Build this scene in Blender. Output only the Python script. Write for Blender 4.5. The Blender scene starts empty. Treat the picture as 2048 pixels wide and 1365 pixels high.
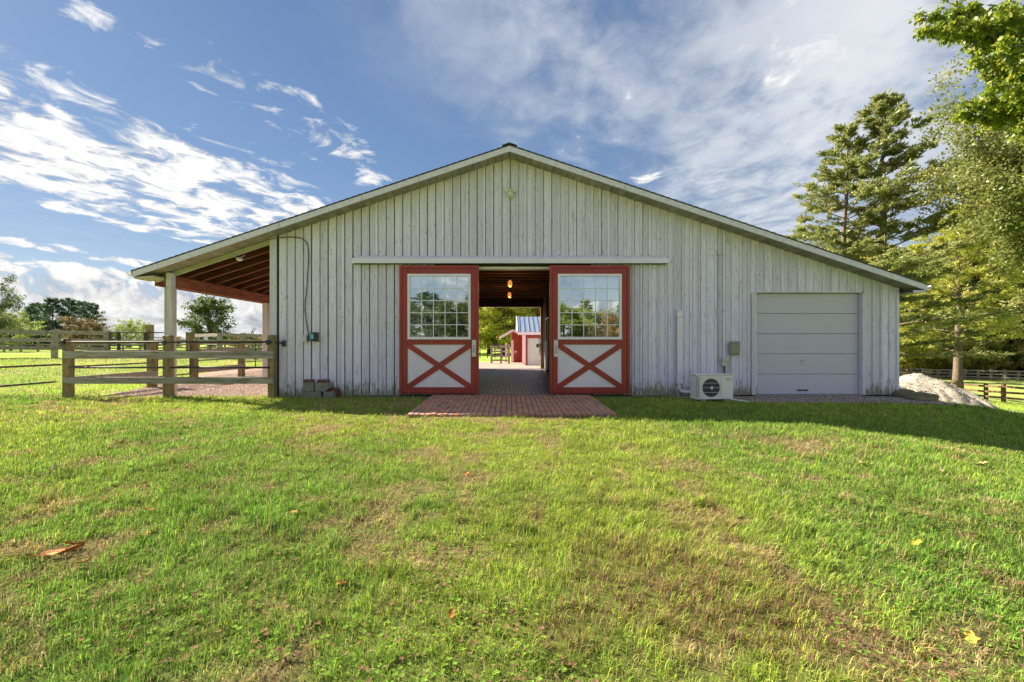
import bpy, bmesh, math, random
import numpy as np
from mathutils import Vector, Matrix
random.seed(7); rng = np.random.default_rng(7)
R = math.radians
S = bpy.context.scene
COL = S.collection
# ------------------------------------------------------------------ camera, sky, sun, exposure
F, D0, CZ, PX0, PY0 = 910.0, 10.1, 1.09, 1019.0, 690.0      # focal (px of 2048), distance to gable wall, eye height
cd = bpy.data.cameras.new('camera'); cam = bpy.data.objects.new('camera', cd); COL.objects.link(cam)
cam.location = (0, -D0, CZ); cam.rotation_euler = (R(90), 0, 0)
cd.sensor_width = 36; cd.lens = F/2048*36; cd.shift_x = (1024-PX0)/2048; cd.shift_y = (PY0-682.5)/2048
cd.clip_start = 0.05; cd.clip_end = 4000
S.camera = cam
SUN = Vector((-1.3, .60, 1.0)).normalized()
world = bpy.data.worlds.new('World'); S.world = world; world.use_nodes = True
SKY_STRENGTH = 0.094
EXPOSURE = 1.62
S.view_settings.view_transform = 'Standard'; S.view_settings.look = 'None'
S.view_settings.gamma = 1; S.view_settings.use_curve_mapping = False; S.view_settings.exposure = EXPOSURE
S.render.resolution_x = 1024; S.render.resolution_y = 682
S.render.engine = 'CYCLES'

def build_world():
    nt = world.node_tree; nt.nodes.clear(); N = nt.nodes.new; L = nt.links.new
    def math_(op, a, b=None, c=None, clamp=False):
        n = N('ShaderNodeMath'); n.operation = op; n.use_clamp = clamp
        for i, v in enumerate((a, b, c)):
            if v is None: continue
            if isinstance(v, (int, float)): n.inputs[i].default_value = v
            else: L(v, n.inputs[i])
        return n.outputs[0]
    def maprange(v, a, b, c, d, smooth=True):
        n = N('ShaderNodeMapRange'); n.interpolation_type = 'SMOOTHSTEP' if smooth else 'LINEAR'
        L(v, n.inputs[0])
        for i, k in enumerate((a, b, c, d)): n.inputs[i+1].default_value = k
        return n.outputs[0]
    tc = N('ShaderNodeTexCoord'); sp = N('ShaderNodeSeparateXYZ'); L(tc.outputs['Generated'], sp.inputs[0])
    x, y, z = sp.outputs
    zc = math_('MAXIMUM', z, 0.0)
    zm = math_('ADD', zc, 0.012); zn = math_('ADD', math_('ADD', zc, 0.035), maprange(z, 0.0, .17, .10, 0.0))
    Xm = math_('DIVIDE', x, zm); Ym = math_('DIVIDE', y, zm)
    q = math_('SUBTRACT', Xm, math_('MULTIPLY', Ym, 0.24))
    Xn = math_('DIVIDE', x, zn); Yn = math_('DIVIDE', y, zn)
    qn = math_('SUBTRACT', Xn, math_('MULTIPLY', Yn, 0.24)); sn = math_('ADD', Yn, math_('MULTIPLY', Xn, 0.24))
    def noise(a, b, detail, rough=0.6, dist=0.0, off=0.0):
        cb = N('ShaderNodeCombineXYZ'); L(math_('MULTIPLY', qn, a), cb.inputs[0]); L(math_('MULTIPLY', sn, b), cb.inputs[1]); cb.inputs[2].default_value = off
        n = N('ShaderNodeTexNoise'); n.inputs['Scale'].default_value = 1; n.inputs['Detail'].default_value = detail
        n.inputs['Roughness'].default_value = rough; n.inputs['Distortion'].default_value = dist
        L(cb.outputs[0], n.inputs['Vector']); return n.outputs[0]
    puffs = noise(5.6, 4.4, 9, 0.62, 0.5); patch = noise(.8, 1.3, 2, .5, .3, 31.0)
    soft = noise(1.3, 0.95, 5, 0.58, 0.4, 3.7)
    streak = noise(2.0, 0.7, 4, 0.5, 0.2, 9.1)
    shade = noise(3.4, 2.6, 5, 0.6, 0.3, 17.0)
    # coverage of the hard clouds as a function of the cross-streak coordinate
    rp = N('ShaderNodeValToRGB'); e = rp.color_ramp.elements
    def qp(v): return (v+9.0)/14.0
    pts = [(-9, .72), (-6.3, .62), (-5.8, .30), (-5.6, .54), (-5.2, .56), (-4.9, .22), (-4.1, .18), (-3.8, .54), (-3.3, .62), (-2.6, .635), (-2.15, .585), (-1.9, .44), (-1.65, .34), (-1.42, .53), (-1.28, .50), (-1.1, .2), (-.7, .16), (-.55, .36), (-.4, .3), (-.1, .42), (.3, .40), (1.0, .42), (4.5, .3)]
    e[0].position = qp(pts[0][0]); e[0].color = (pts[0][1],)*3+(1,)
    e[1].position = qp(pts[-1][0]); e[1].color = (pts[-1][1],)*3+(1,)
    for p, v in pts[1:-1]:
        k = e.new(qp(p)); k.color = (v, v, v, 1)
    warp = math_('MULTIPLY', math_('SUBTRACT', streak, 0.5), 0.9)
    L(math_('MULTIPLY', math_('ADD', math_('ADD', q, warp), 9.0), 1/14.0), rp.inputs[0])
    cov = rp.outputs[0]
    low = maprange(z, 0.07, 0.125, 1.0, 0.0)
    cov = math_('ADD', cov, math_('MULTIPLY', math_('SUBTRACT', patch, .5), maprange(q, -2.2, -1.6, .22, .55)))
    cov = math_('MAXIMUM', cov, math_('MULTIPLY', low, 0.78))
    dens = math_('ADD', puffs, math_('MULTIPLY', math_('SUBTRACT', streak, 0.5), 0.18))
    thr = math_('SUBTRACT', 1.03, cov)
    hard = math_('DIVIDE', math_('SUBTRACT', dens, math_('SUBTRACT', thr, 0.02)), 0.16, clamp=True)
    hard = math_('MULTIPLY', hard, 1.0)
    # soft high haze to the right
    rs = N('ShaderNodeValToRGB'); e = rs.color_ramp.elements
    pts = [(-9, .2), (-1.0, .0), (-.62, .12), (-.45, .36), (-.1, .68), (.12, .48), (.45, .80), (.95, 1.1), (1.5, .95), (2.2, .55), (4.5, .5)]
    e[0].position = qp(pts[0][0]); e[0].color = (pts[0][1],)*3+(1,)
    e[1].position = qp(pts[-1][0]); e[1].color = (pts[-1][1],)*3+(1,)
    for p, v in pts[1:-1]:
        k = e.new(qp(p)); k.color = (v, v, v, 1)
    warp2 = math_('MULTIPLY', math_('SUBTRACT', soft, 0.5), 1.1)
    L(math_('MULTIPLY', math_('ADD', math_('ADD', q, warp2), 9.0), 1/14.0), rs.inputs[0])
    sf = math_('MULTIPLY', rs.outputs[0], maprange(math_('ADD', math_('MULTIPLY', soft, .75), math_('MULTIPLY', puffs, .25)), 0.34, 0.60, 0.05, 1.0))
    sf = math_('MULTIPLY', sf, 0.9)
    alpha = math_('MAXIMUM', hard, sf, clamp=True)
    sky = N('ShaderNodeTexSky'); sky.sky_type = 'NISHITA'; sky.sun_disc = False
    sky.sun_elevation = math.asin(SUN.z); sky.sun_rotation = math.atan2(SUN.x, SUN.y)
    sky.air_density = 1.0; sky.dust_density = 0.4; sky.ozone_density = 2.0; sky.altitude = 200
    tint = N('ShaderNodeMix'); tint.data_type = 'RGBA'; tint.blend_type = 'MULTIPLY'; tint.inputs[0].default_value = 1
    L(sky.outputs[0], tint.inputs[6]); tint.inputs[7].default_value = SKYTINT
    zr = N('ShaderNodeValToRGB'); e = zr.color_ramp.elements
    e[0].position = 0.0; e[0].color = (1.9, 2.15, 2.5, 1); e[1].position = .62; e[1].color = (.40, .72, 1.42, 1)
    k = e.new(.16); k.color = (.95, 1.30, 1.85, 1); k = e.new(.34); k.color = (.60, .98, 1.70, 1)
    L(zc, zr.inputs[0])
    bl = N('ShaderNodeMix'); bl.data_type = 'RGBA'; bl.inputs[0].default_value = .72; L(tint.outputs[2], bl.inputs[6]); L(zr.outputs[0], bl.inputs[7])
    cc = N('ShaderNodeValToRGB'); e = cc.color_ramp.elements
    e[0].position = .36; e[0].color = (.36, .385, .45, 1); e[1].position = .60; e[1].color = (1.0, .99, .97, 1)
    L(math_('ADD', math_('MULTIPLY', math_('ADD', math_('MULTIPLY', shade, .5), math_('MULTIPLY', puffs, .5)), 0.95), math_('MULTIPLY', math_('SUBTRACT', hard, maprange(z, .04, .16, .75, .0)), 0.14)), cc.inputs[0])
    sc = N('ShaderNodeMix'); sc.data_type = 'RGBA'; L(math_('MAXIMUM', math_('SUBTRACT', math_('MULTIPLY', sf, 1.25), hard), 0.0, clamp=True), sc.inputs[0])
    L(cc.outputs[0], sc.inputs[6]); sc.inputs[7].default_value = (.76, .79, .84, 1)
    gain = N('ShaderNodeMix'); gain.data_type = 'RGBA'; gain.blend_type = 'MULTIPLY'; gain.inputs[0].default_value = 1
    L(sc.outputs[2], gain.inputs[6]); gain.inputs[7].default_value = (CLOUD,)*3+(1,)
    mx = N('ShaderNodeMix'); mx.data_type = 'RGBA'; L(alpha, mx.inputs[0]); L(bl.outputs[2], mx.inputs[6]); L(gain.outputs[2], mx.inputs[7])
    bg = N('ShaderNodeBackground'); bg.inputs[1].default_value = SKY_STRENGTH; L(mx.outputs[2], bg.inputs[0])
    out = N('ShaderNodeOutputWorld'); L(bg.outputs[0], out.inputs[0])
SKYTINT = (.44, .50, .54, 1); CLOUD = 3.6
build_world()
sd = bpy.data.lights.new('sun', 'SUN'); sd.energy = 5.0; sd.angle = R(0.6); sd.color = (1.0, 0.89, 0.72)
sun = bpy.data.objects.new('sun', sd); COL.objects.link(sun); sun.rotation_euler = SUN.to_track_quat('Z', 'Y').to_euler(); sun.location = (-20, 10, 12)

# ------------------------------------------------------------------ helpers
def W(px, py, Y):
    d = Y + D0
    return ((px-PX0)*d/F, CZ+(PY0-py)*d/F)
def wx(px, Y=0.0): return (px-PX0)*(Y+D0)/F
def wz(py, Y=0.0): return CZ+(PY0-py)*(Y+D0)/F

class MB:
    def __init__(s): s.v = []; s.f = []
    def add(s, vs, fs):
        o = len(s.v); s.v += [tuple(v) for v in vs]; s.f += [tuple(i+o for i in f) for f in fs]
    def box(s, x0, x1, y0, y1, z0, z1):
        s.add([(x0,y0,z0),(x1,y0,z0),(x1,y1,z0),(x0,y1,z0),(x0,y0,z1),(x1,y0,z1),(x1,y1,z1),(x0,y1,z1)],
              [(0,3,2,1),(4,5,6,7),(0,1,5,4),(1,2,6,5),(2,3,7,6),(3,0,4,7)])
        return s
    def cbox(s, x0, x1, y0, y1, z0, z1, c=0.01):          # chamfered vertical edges + top
        c = min(c, (x1-x0)*.3, (y1-y0)*.3, (z1-z0)*.3)
        def ring(z, i): return [(x0+i,y0+c+i*.0,z),(x0+c+i,y0+i,z),(x1-c-i,y0+i,z),(x1-i,y0+c,z),(x1-i,y1-c,z),(x1-c-i,y1-i,z),(x0+c+i,y1-i,z),(x0+i,y1-c,z)]
        vs = ring(z0, c)+ring(z0+c, 0)+ring(z1-c, 0)+ring(z1, c)
        fs = [tuple(range(7,-1,-1)), tuple(range(24,32))]
        for k in range(3):
            for i in range(8):
                j = (i+1) % 8; fs.append((k*8+i, k*8+j, k*8+8+j, k*8+8+i))
        s.add(vs, fs); return s
    def beam(s, p0, p1, w, h, up=(0,0,1), c=0.0):
        p0, p1 = Vector(p0), Vector(p1); d = (p1-p0).normalized(); u = Vector(up)
        if abs(d.dot(u)) > .98: u = Vector((0,1,0))
        side = d.cross(u).normalized(); u = side.cross(d).normalized()
        vs = []
        if c <= 0: prof = [(-w/2,-h/2),(w/2,-h/2),(w/2,h/2),(-w/2,h/2)]
        else: prof = [(-w/2+c,-h/2),(w/2-c,-h/2),(w/2,-h/2+c),(w/2,h/2-c),(w/2-c,h/2),(-w/2+c,h/2),(-w/2,h/2-c),(-w/2,-h/2+c)]
        n = len(prof)
        for p in (p0, p1): vs += [p+side*a+u*b for a, b in prof]
        s.add(vs, [tuple(range(n-1,-1,-1)), tuple(range(n,2*n))]+[(i,(i+1)%n,n+(i+1)%n,n+i) for i in range(n)])
        return s
    def tube(s, pts, r, n=8, cap=True):
        pts = [Vector(p) for p in pts]; m = len(pts)
        rs = r if isinstance(r, (list, tuple)) else [r]*m
        vs = []; prev = None
        for i, p in enumerate(pts):
            d = (pts[min(i+1,m-1)]-pts[max(i-1,0)]).normalized()
            if prev is None:
                a = Vector((0,0,1)) if abs(d.z) < .9 else Vector((1,0,0))
                u = d.cross(a).normalized()
            else: u = (prev-d*prev.dot(d)).normalized()
            prev = u; w = d.cross(u)
            for k in range(n):
                t = 2*math.pi*k/n; vs.append(p+(u*math.cos(t)+w*math.sin(t))*rs[i])
        fs = [(i*n+k, i*n+(k+1)%n, (i+1)*n+(k+1)%n, (i+1)*n+k) for i in range(m-1) for k in range(n)]
        if cap: fs += [tuple(range(n-1,-1,-1)), tuple(range((m-1)*n, m*n))]
        s.add(vs, fs); return s
    def prism_y(s, outline, y0, y1):                       # outline of (x,z) extruded along y
        n = len(outline); vs = [(x,y0,z) for x,z in outline]+[(x,y1,z) for x,z in outline]
        s.add(vs, [tuple(range(n)), tuple(range(2*n-1,n-1,-1))]+[((i+1)%n,i,n+i,n+(i+1)%n) for i in range(n)])
        return s
    def lathe(s, prof, c=(0,0,0), n=16, axis='z'):         # prof of (r, h)
        vs = []
        for r, h in prof:
            for k in range(n):
                t = 2*math.pi*k/n; a, b = r*math.cos(t), r*math.sin(t)
                vs.append((c[0]+a, c[1]+b, c[2]+h) if axis == 'z' else (c[0]+a, c[1]-h, c[2]+b))
        m = len(prof)
        fs = [(i*n+k, i*n+(k+1)%n, (i+1)*n+(k+1)%n, (i+1)*n+k) for i in range(m-1) for k in range(n)]
        fs += [tuple(range(n-1,-1,-1)), tuple(range((m-1)*n, m*n))]
        s.add(vs, fs); return s
    def build(s, name, mat, parent=None, smooth=False, kind=None, label=None):
        me = bpy.data.meshes.new(name); me.from_pydata([tuple(v) for v in s.v], [], s.f)
        bm = bmesh.new(); bm.from_mesh(me); bmesh.ops.recalc_face_normals(bm, faces=bm.faces); bm.to_mesh(me); bm.free()
        me.materials.append(mat)
        if smooth: me.polygons.foreach_set('use_smooth', [True]*len(me.polygons))
        return link(name, me, parent, kind, label)
def link(name, me, parent=None, kind=None, label=None):
    o = bpy.data.objects.new(name, me); COL.objects.link(o)
    if parent is not None: o.parent = parent
    if kind: o['kind'] = kind
    if label: o['label'] = label
    return o
def tag(o, label, cat, group=None):
    o['label'] = label; o['category'] = cat
    if group: o['group'] = group
    return o
def thing(name, label, cat, loc=(0,0,0), group=None, rz=0.0):
    o = bpy.data.objects.new(name, None); COL.objects.link(o); o.location = loc; o.rotation_euler = (0,0,rz); o.empty_display_size = .2
    return tag(o, label, cat, group)
def copy_thing(root, loc, rz=0.0, scale=None, label=None):
    r = root.copy(); COL.objects.link(r); r.location = loc; r.rotation_euler = (0,0,rz)
    if scale: r.scale = scale if isinstance(scale, tuple) else (scale,)*3
    if label: r['label'] = label
    for ch in list(root.children):
        c = ch.copy(); COL.objects.link(c); c.parent = r
        for g in ch.children:
            d = g.copy(); COL.objects.link(d); d.parent = c
    return r

# ------------------------------------------------------------------ materials
def mat_nodes(name):
    m = bpy.data.materials.new(name); m.use_nodes = True; nt = m.node_tree
    return m, nt, nt.nodes['Principled BSDF']
def setp(b, rough=.7, metal=0, spec=.3):
    b.inputs['Roughness'].default_value = rough; b.inputs['Metallic'].default_value = metal
    b.inputs['Specular IOR Level'].default_value = spec
def M(name, c1, c2=None, scale=4, stretch=(1,1,1), rough=.75, bump=.0, bdist=.01, detail=6, rnd=.0, lo=.35, hi=.65, metal=0, spec=.3, fine=0.0):
    m, nt, b = mat_nodes(name); N = nt.nodes.new; L = nt.links.new; setp(b, rough, metal, spec)
    c2 = c2 or tuple(c*.82 for c in c1)
    g = N('ShaderNodeNewGeometry'); oi = N('ShaderNodeObjectInfo')
    ad = N('ShaderNodeVectorMath'); ad.operation = 'MULTIPLY_ADD'; L(oi.outputs['Random'], ad.inputs[0]); ad.inputs[1].default_value = (37,23,51); L(g.outputs['Position'], ad.inputs[2])
    mp = N('ShaderNodeMapping'); mp.inputs['Scale'].default_value = stretch; L(ad.outputs[0], mp.inputs[0])
    n = N('ShaderNodeTexNoise'); n.inputs['Scale'].default_value = scale; n.inputs['Detail'].default_value = detail; n.inputs['Roughness'].default_value = .62
    L(mp.outputs[0], n.inputs['Vector'])
    r = N('ShaderNodeValToRGB'); r.color_ramp.elements[0].position = lo; r.color_ramp.elements[1].position = hi
    r.color_ramp.elements[0].color = tuple(c1)+(1,); r.color_ramp.elements[1].color = tuple(c2)+(1,)
    L(n.outputs[0], r.inputs[0]); out = r.outputs[0]
    if rnd:
        mr = N('ShaderNodeMapRange'); L(oi.outputs['Random'], mr.inputs[0]); mr.inputs[3].default_value = 1-rnd; mr.inputs[4].default_value = 1+rnd
        hs = N('ShaderNodeHueSaturation'); L(mr.outputs[0], hs.inputs['Value']); L(out, hs.inputs['Color']); out = hs.outputs[0]
    L(out, b.inputs['Base Color'])
    if bump:
        bp = N('ShaderNodeBump'); bp.inputs['Strength'].default_value = bump; bp.inputs['Distance'].default_value = bdist
        L(n.outputs[0], bp.inputs['Height']); L(bp.outputs[0], b.inputs['Normal'])
    return m

def painted_boards(name, base, worn, streaks=(9,9,.6), knots=True, mildew=True):
    m, nt, b = mat_nodes(name); N = nt.nodes.new; L = nt.links.new; setp(b, .72, 0, .25)
    g = N('ShaderNodeNewGeometry'); oi = N('ShaderNodeObjectInfo')
    ad = N('ShaderNodeVectorMath'); ad.operation = 'MULTIPLY_ADD'; L(oi.outputs['Random'], ad.inputs[0]); ad.inputs[1].default_value = (37,23,51); L(g.outputs['Position'], ad.inputs[2])
    def noise(scale, st, detail=6, rough=.65):
        mp = N('ShaderNodeMapping'); mp.inputs['Scale'].default_value = st; L(ad.outputs[0], mp.inputs[0])
        n = N('ShaderNodeTexNoise'); n.inputs['Scale'].default_value = scale; n.inputs['Detail'].default_value = detail; n.inputs['Roughness'].default_value = rough
        L(mp.outputs[0], n.inputs['Vector']); return n.outputs[0]
    def ramp(v, a, b_, ca=(0,0,0), cb=(1,1,1)):
        r = N('ShaderNodeValToRGB'); r.color_ramp.elements[0].position = a; r.color_ramp.elements[1].position = b_
        r.color_ramp.elements[0].color = tuple(ca)+(1,); r.color_ramp.elements[1].color = tuple(cb)+(1,); L(v, r.inputs[0]); return r.outputs[0]
    def mix(f, a, c):
        x = N('ShaderNodeMix'); x.data_type = 'RGBA'
        for v, i in ((f,0),(a,6),(c,7)):
            if isinstance(v, tuple): x.inputs[i].default_value = v+(1,)
            elif isinstance(v, float): x.inputs[i].default_value = v
            else: L(v, x.inputs[i])
        return x.outputs[2]
    grain = noise(6, streaks, 8, .7)
    col = mix(ramp(grain, .42, .62), base, tuple(c*.83 for c in base))
    col = mix(ramp(noise(3.0, (6,6,1.1), 7, .75), .565, .70), col, worn)
    col = mix(ramp(noise(22, (1,1,.25), 4, .6), .66, .74), col, tuple(c*.75 for c in worn))
    if knots:
        vo = N('ShaderNodeTexVoronoi'); vo.inputs['Scale'].default_value = 5.5
        mp = N('ShaderNodeMapping'); mp.inputs['Scale'].default_value = (1.3,1.3,.55); L(ad.outputs[0], mp.inputs[0]); L(mp.outputs[0], vo.inputs['Vector'])
        col = mix(ramp(vo.outputs['Distance'], .035, .085, (1,1,1), (0,0,0)), col, (.19,.165,.14))
    if mildew:
        sp = N('ShaderNodeSeparateXYZ'); L(g.outputs['Position'], sp.inputs[0])
        mr = N('ShaderNodeMapRange'); L(sp.outputs[2], mr.inputs[0]); mr.inputs[1].default_value = .55; mr.inputs[2].default_value = -.08; mr.inputs[3].default_value = 0; mr.inputs[4].default_value = .44
        a2 = N('ShaderNodeMath'); a2.operation = 'ADD'; L(mr.outputs[0], a2.inputs[0]); L(noise(5, (2.5,2.5,.8), 6, .7), a2.inputs[1])
        col = mix(ramp(a2.outputs[0], .70, .86), col, (.30,.29,.20))
    mr = N('ShaderNodeMapRange'); L(oi.outputs['Random'], mr.inputs[0]); mr.inputs[3].default_value = .86; mr.inputs[4].default_value = 1.08
    hs = N('ShaderNodeHueSaturation'); L(mr.outputs[0], hs.inputs['Value']); L(col, hs.inputs['Color'])
    L(hs.outputs[0], b.inputs['Base Color'])
    bp = N('ShaderNodeBump'); bp.inputs['Strength'].default_value = .5; bp.inputs['Distance'].default_value = .004; L(grain, bp.inputs['Height']); L(bp.outputs[0], b.inputs['Normal'])
    return m

def leaf_mat(name, ca, cb, cc, trans=.45):
    m, nt, b = mat_nodes(name); N = nt.nodes.new; L = nt.links.new; nt.nodes.remove(b)
    at = N('ShaderNodeAttribute'); at.attribute_name = 'tint'
    r = N('ShaderNodeValToRGB'); e = r.color_ramp.elements
    e[0].position = 0; e[0].color = ca+(1,); e[1].position = 1; e[1].color = cc+(1,); k = e.new(.55); k.color = cb+(1,)
    L(at.outputs['Fac'], r.inputs[0])
    d = N('ShaderNodeBsdfDiffuse'); t = N('ShaderNodeBsdfTranslucent'); mx = N('ShaderNodeMixShader'); mx.inputs[0].default_value = trans
    L(r.outputs[0], d.inputs[0]); L(r.outputs[0], t.inputs[0]); L(d.outputs[0], mx.inputs[1]); L(t.outputs[0], mx.inputs[2])
    gl = N('ShaderNodeBsdfGlossy'); gl.inputs['Roughness'].default_value = .45; gl.inputs[0].default_value = (.8,.8,.8,1)
    m2 = N('ShaderNodeMixShader'); m2.inputs[0].default_value = .035; L(mx.outputs[0], m2.inputs[1]); L(gl.outputs[0], m2.inputs[2])
    L(m2.outputs[0], nt.nodes['Material Output'].inputs[0]); return m
def attr_mat(name, attr, trans=0.0, rough=.9, noise=0.0, nscale=30, bump=0.0):
    m, nt, b = mat_nodes(name); N = nt.nodes.new; L = nt.links.new; nt.nodes.remove(b)
    at = N('ShaderNodeAttribute'); at.attribute_name = attr; col = at.outputs['Color']
    d = N('ShaderNodeBsdfDiffuse')
    if noise:
        g = N('ShaderNodeNewGeometry')
        vals = []
        for sc, dt in ((nscale, 8), (nscale*.13, 5)):
            n = N('ShaderNodeTexNoise'); n.inputs['Scale'].default_value = sc; n.inputs['Detail'].default_value = dt; n.inputs['Roughness'].default_value = .7; L(g.outputs['Position'], n.inputs['Vector']); vals.append(n)
        n = vals[0]
        av = N('ShaderNodeMath'); av.operation = 'MULTIPLY_ADD'; L(vals[1].outputs[0], av.inputs[0]); av.inputs[1].default_value = .7; L(n.outputs[0], av.inputs[2])
        mr = N('ShaderNodeMapRange'); L(av.outputs[0], mr.inputs[0]); mr.inputs[1].default_value = .55; mr.inputs[2].default_value = 1.15; mr.inputs[3].default_value = 1-noise; mr.inputs[4].default_value = 1+noise
        hs = N('ShaderNodeHueSaturation'); L(mr.outputs[0], hs.inputs['Value']); L(col, hs.inputs['Color']); col = hs.outputs[0]
        if bump:
            bp = N('ShaderNodeBump'); bp.inputs['Strength'].default_value = bump; bp.inputs['Distance'].default_value = .03; L(n.outputs[0], bp.inputs['Height']); L(bp.outputs[0], d.inputs['Normal'])
    L(col, d.inputs[0]); out = d.outputs[0]
    if trans:
        t = N('ShaderNodeBsdfTranslucent'); mx = N('ShaderNodeMixShader'); mx.inputs[0].default_value = trans
        L(col, t.inputs[0]); L(out, mx.inputs[1]); L(t.outputs[0], mx.inputs[2]); out = mx.outputs[0]
    L(out, nt.nodes['Material Output'].inputs[0]); return m
def glass_mat():
    m, nt, b = mat_nodes('window glass'); N = nt.nodes.new; L = nt.links.new; nt.nodes.remove(b)
    g = N('ShaderNodeBsdfGlossy'); g.inputs['Roughness'].default_value = 0.0; g.inputs[0].default_value = (.93,.97,.95,1)
    t = N('ShaderNodeBsdfTransparent'); t.inputs[0].default_value = (.86,.95,.91,1)
    mx = N('ShaderNodeMixShader'); mx.inputs[0].default_value = .52; L(t.outputs[0], mx.inputs[1]); L(g.outputs[0], mx.inputs[2])
    gm = N('ShaderNodeNewGeometry'); n = N('ShaderNodeTexNoise'); n.inputs['Scale'].default_value = 2.2; n.inputs['Detail'].default_value = 1; L(gm.outputs['Position'], n.inputs['Vector'])
    bp = N('ShaderNodeBump'); bp.inputs['Strength'].default_value = .12; bp.inputs['Distance'].default_value = .01; L(n.outputs[0], bp.inputs['Height']); L(bp.outputs[0], g.inputs['Normal'])
    L(mx.outputs[0], nt.nodes['Material Output'].inputs[0]); return m
def emit_mat(name, col, st):
    m, nt, b = mat_nodes(name); b.inputs['Base Color'].default_value = col+(1,)
    b.inputs['Emission Color'].default_value = col+(1,); b.inputs['Emission Strength'].default_value = st; return m

siding = painted_boards('weathered white siding', (.79,.73,.89), (.40,.36,.405))
trim_w = painted_boards('white trim', (.75,.70,.81), (.45,.44,.40), (3,3,3), knots=False, mildew=False)
soffit_m = M('soffit paint', (.37,.34,.32), (.22,.205,.18), 2.2, (1,1,1), rnd=.12, bump=.2)
rake_m = M('aged rake board', (.50,.49,.40), (.34,.33,.22), 3, (1,3,3), bump=.2)
cover_m = M('white aluminium cover', (.80,.74,.85), (.72,.67,.77), 2, rough=.4, spec=.5)
red_m = M('red door paint', (.36,.038,.026), (.25,.030,.022), 2.5, rough=.42, spec=.5, rnd=.05, bump=.05)
whitep_m = M('white door panel', (.80,.72,.80), (.73,.66,.73), 3, (1,1,.4), rough=.5)
cream_m = M('cream plastic', (.74,.68,.62), (.68,.62,.56), 3, rough=.4)
vinyl_m = M('white vinyl', (.84,.77,.83), (.78,.71,.77), 3, rough=.35, spec=.5)
garage_m = M('garage door steel', (.60,.55,.675), (.52,.475,.585), 60, rough=.5, spec=.4, bump=.6, bdist=.004, detail=3)
steel_m = M('dull steel', (.42,.43,.44), (.3,.3,.31), 12, rough=.35, metal=.8)
black_m = M('black metal', (.015,.015,.018), (.03,.028,.026), 9, rough=.4, spec=.5)
gate_m = M('dark gate pipe', (.03,.027,.03), (.07,.05,.04), 9, rough=.65, spec=.3)
pipe_m = M('worn dark pipe', (.07,.06,.055), (.16,.13,.11), 7, (.3,1,1), rough=.7, spec=.25)
fence_w = M('weathered grey fence board', (.36,.33,.29), (.15,.13,.09), 3.2, (.6,5,7), bump=.6, bdist=.006, rnd=.13, detail=9)
post_w = M('mossy fence post', (.32,.22,.12), (.12,.12,.05), 2.6, (5,5,.8), bump=.6, bdist=.006, rnd=.15, detail=9)
brown_f = M('brown pasture fence', (.22,.12,.08), (.12,.07,.045), 5, (1,1,1), rnd=.1)
grey_f = M('grey far fence', (.30,.265,.22), (.2,.17,.14), 3, (1,1,1), rnd=.1)
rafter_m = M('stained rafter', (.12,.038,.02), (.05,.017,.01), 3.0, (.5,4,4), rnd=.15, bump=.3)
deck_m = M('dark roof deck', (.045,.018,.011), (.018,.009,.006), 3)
beam_m = M('stained beam', (.32,.11,.06), (.17,.055,.03), 2.6, (6,.7,6), bump=.3)
lit_edge_m = M('painted lit edge', (.34,.13,.065), (.22,.08,.04), 4, (.5,4,4))  # lighter tone stands in for bounce light on joist and rafter undersides
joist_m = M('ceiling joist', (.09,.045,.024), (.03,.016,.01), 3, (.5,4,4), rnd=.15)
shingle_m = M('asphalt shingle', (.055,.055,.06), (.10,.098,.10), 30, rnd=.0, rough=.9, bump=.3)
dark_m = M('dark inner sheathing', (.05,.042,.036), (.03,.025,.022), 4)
conc_m = M('concrete block', (.27,.26,.21), (.18,.175,.14), 14, rough=.9, bump=.5, bdist=.006, detail=9, rnd=.08)
slab_m = M('foundation concrete', (.36,.34,.30), (.24,.23,.19), 8, rough=.9, bump=.3)
gutter_m = M('gutter', (.70,.70,.66), (.6,.6,.56), 4, rough=.4)
conduit_m = M('painted conduit', (.56,.58,.60), (.5,.52,.55), 5, rough=.45)
cable_m = M('grey cable', (.10,.105,.12), (.16,.16,.17), 12, rough=.5)
tan_m = M('tan plastic box', (.30,.28,.22), (.25,.235,.18), 10, (1,1,.3), rough=.5)
blue_m = M('cyan label', (.05,.38,.55), (.25,.6,.7), 40, rough=.4)
ac_m = M('ivory enamel', (.80,.75,.74), (.74,.69,.68), 3, rough=.4, spec=.5)
grille_m = M('dark grille void', (.045,.043,.06), (.08,.075,.10), 8, rough=.5)
redmark_m = M('red emblem', (.35,.03,.03), rough=.5); ink_m = M('dark print', (.05,.05,.06), rough=.5)
pigm = M('cream cast ornament', (.85,.79,.60), (.62,.55,.36), 30, rough=.45, spec=.5)
shed_m = M('red shed siding', (.36,.07,.05), (.29,.055,.04), 4, (4,4,.5), rough=.7)
metal_roof = M('blue grey metal roof', (.21,.27,.38), (.27,.33,.43), 3, rough=.35, spec=.5, metal=.3)
bark_m = M('bark', (.25,.19,.14), (.10,.075,.055), 6, (3,3,.6), bump=.8, bdist=.03, detail=9)
bark_d = M('dark bark', (.13,.10,.08), (.06,.045,.035), 6, (3,3,.6), bump=.6, bdist=.03, detail=9)
rock_m = M('mossy rock', (.20,.17,.11), (.11,.11,.045), 6, bump=.8, bdist=.02, detail=9)
sand_m = M('pale screenings', (.43,.39,.325), (.30,.27,.225), 7, rough=.95, bump=.8, bdist=.02, detail=10)
brickpile_m = M('old loose brick', (.22,.09,.065), (.12,.055,.045), 14, bump=.4, rnd=.2)
glass_m = glass_mat()
bulb_m = emit_mat('amber bulb', (1.0,.33,.06), .28)
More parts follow.
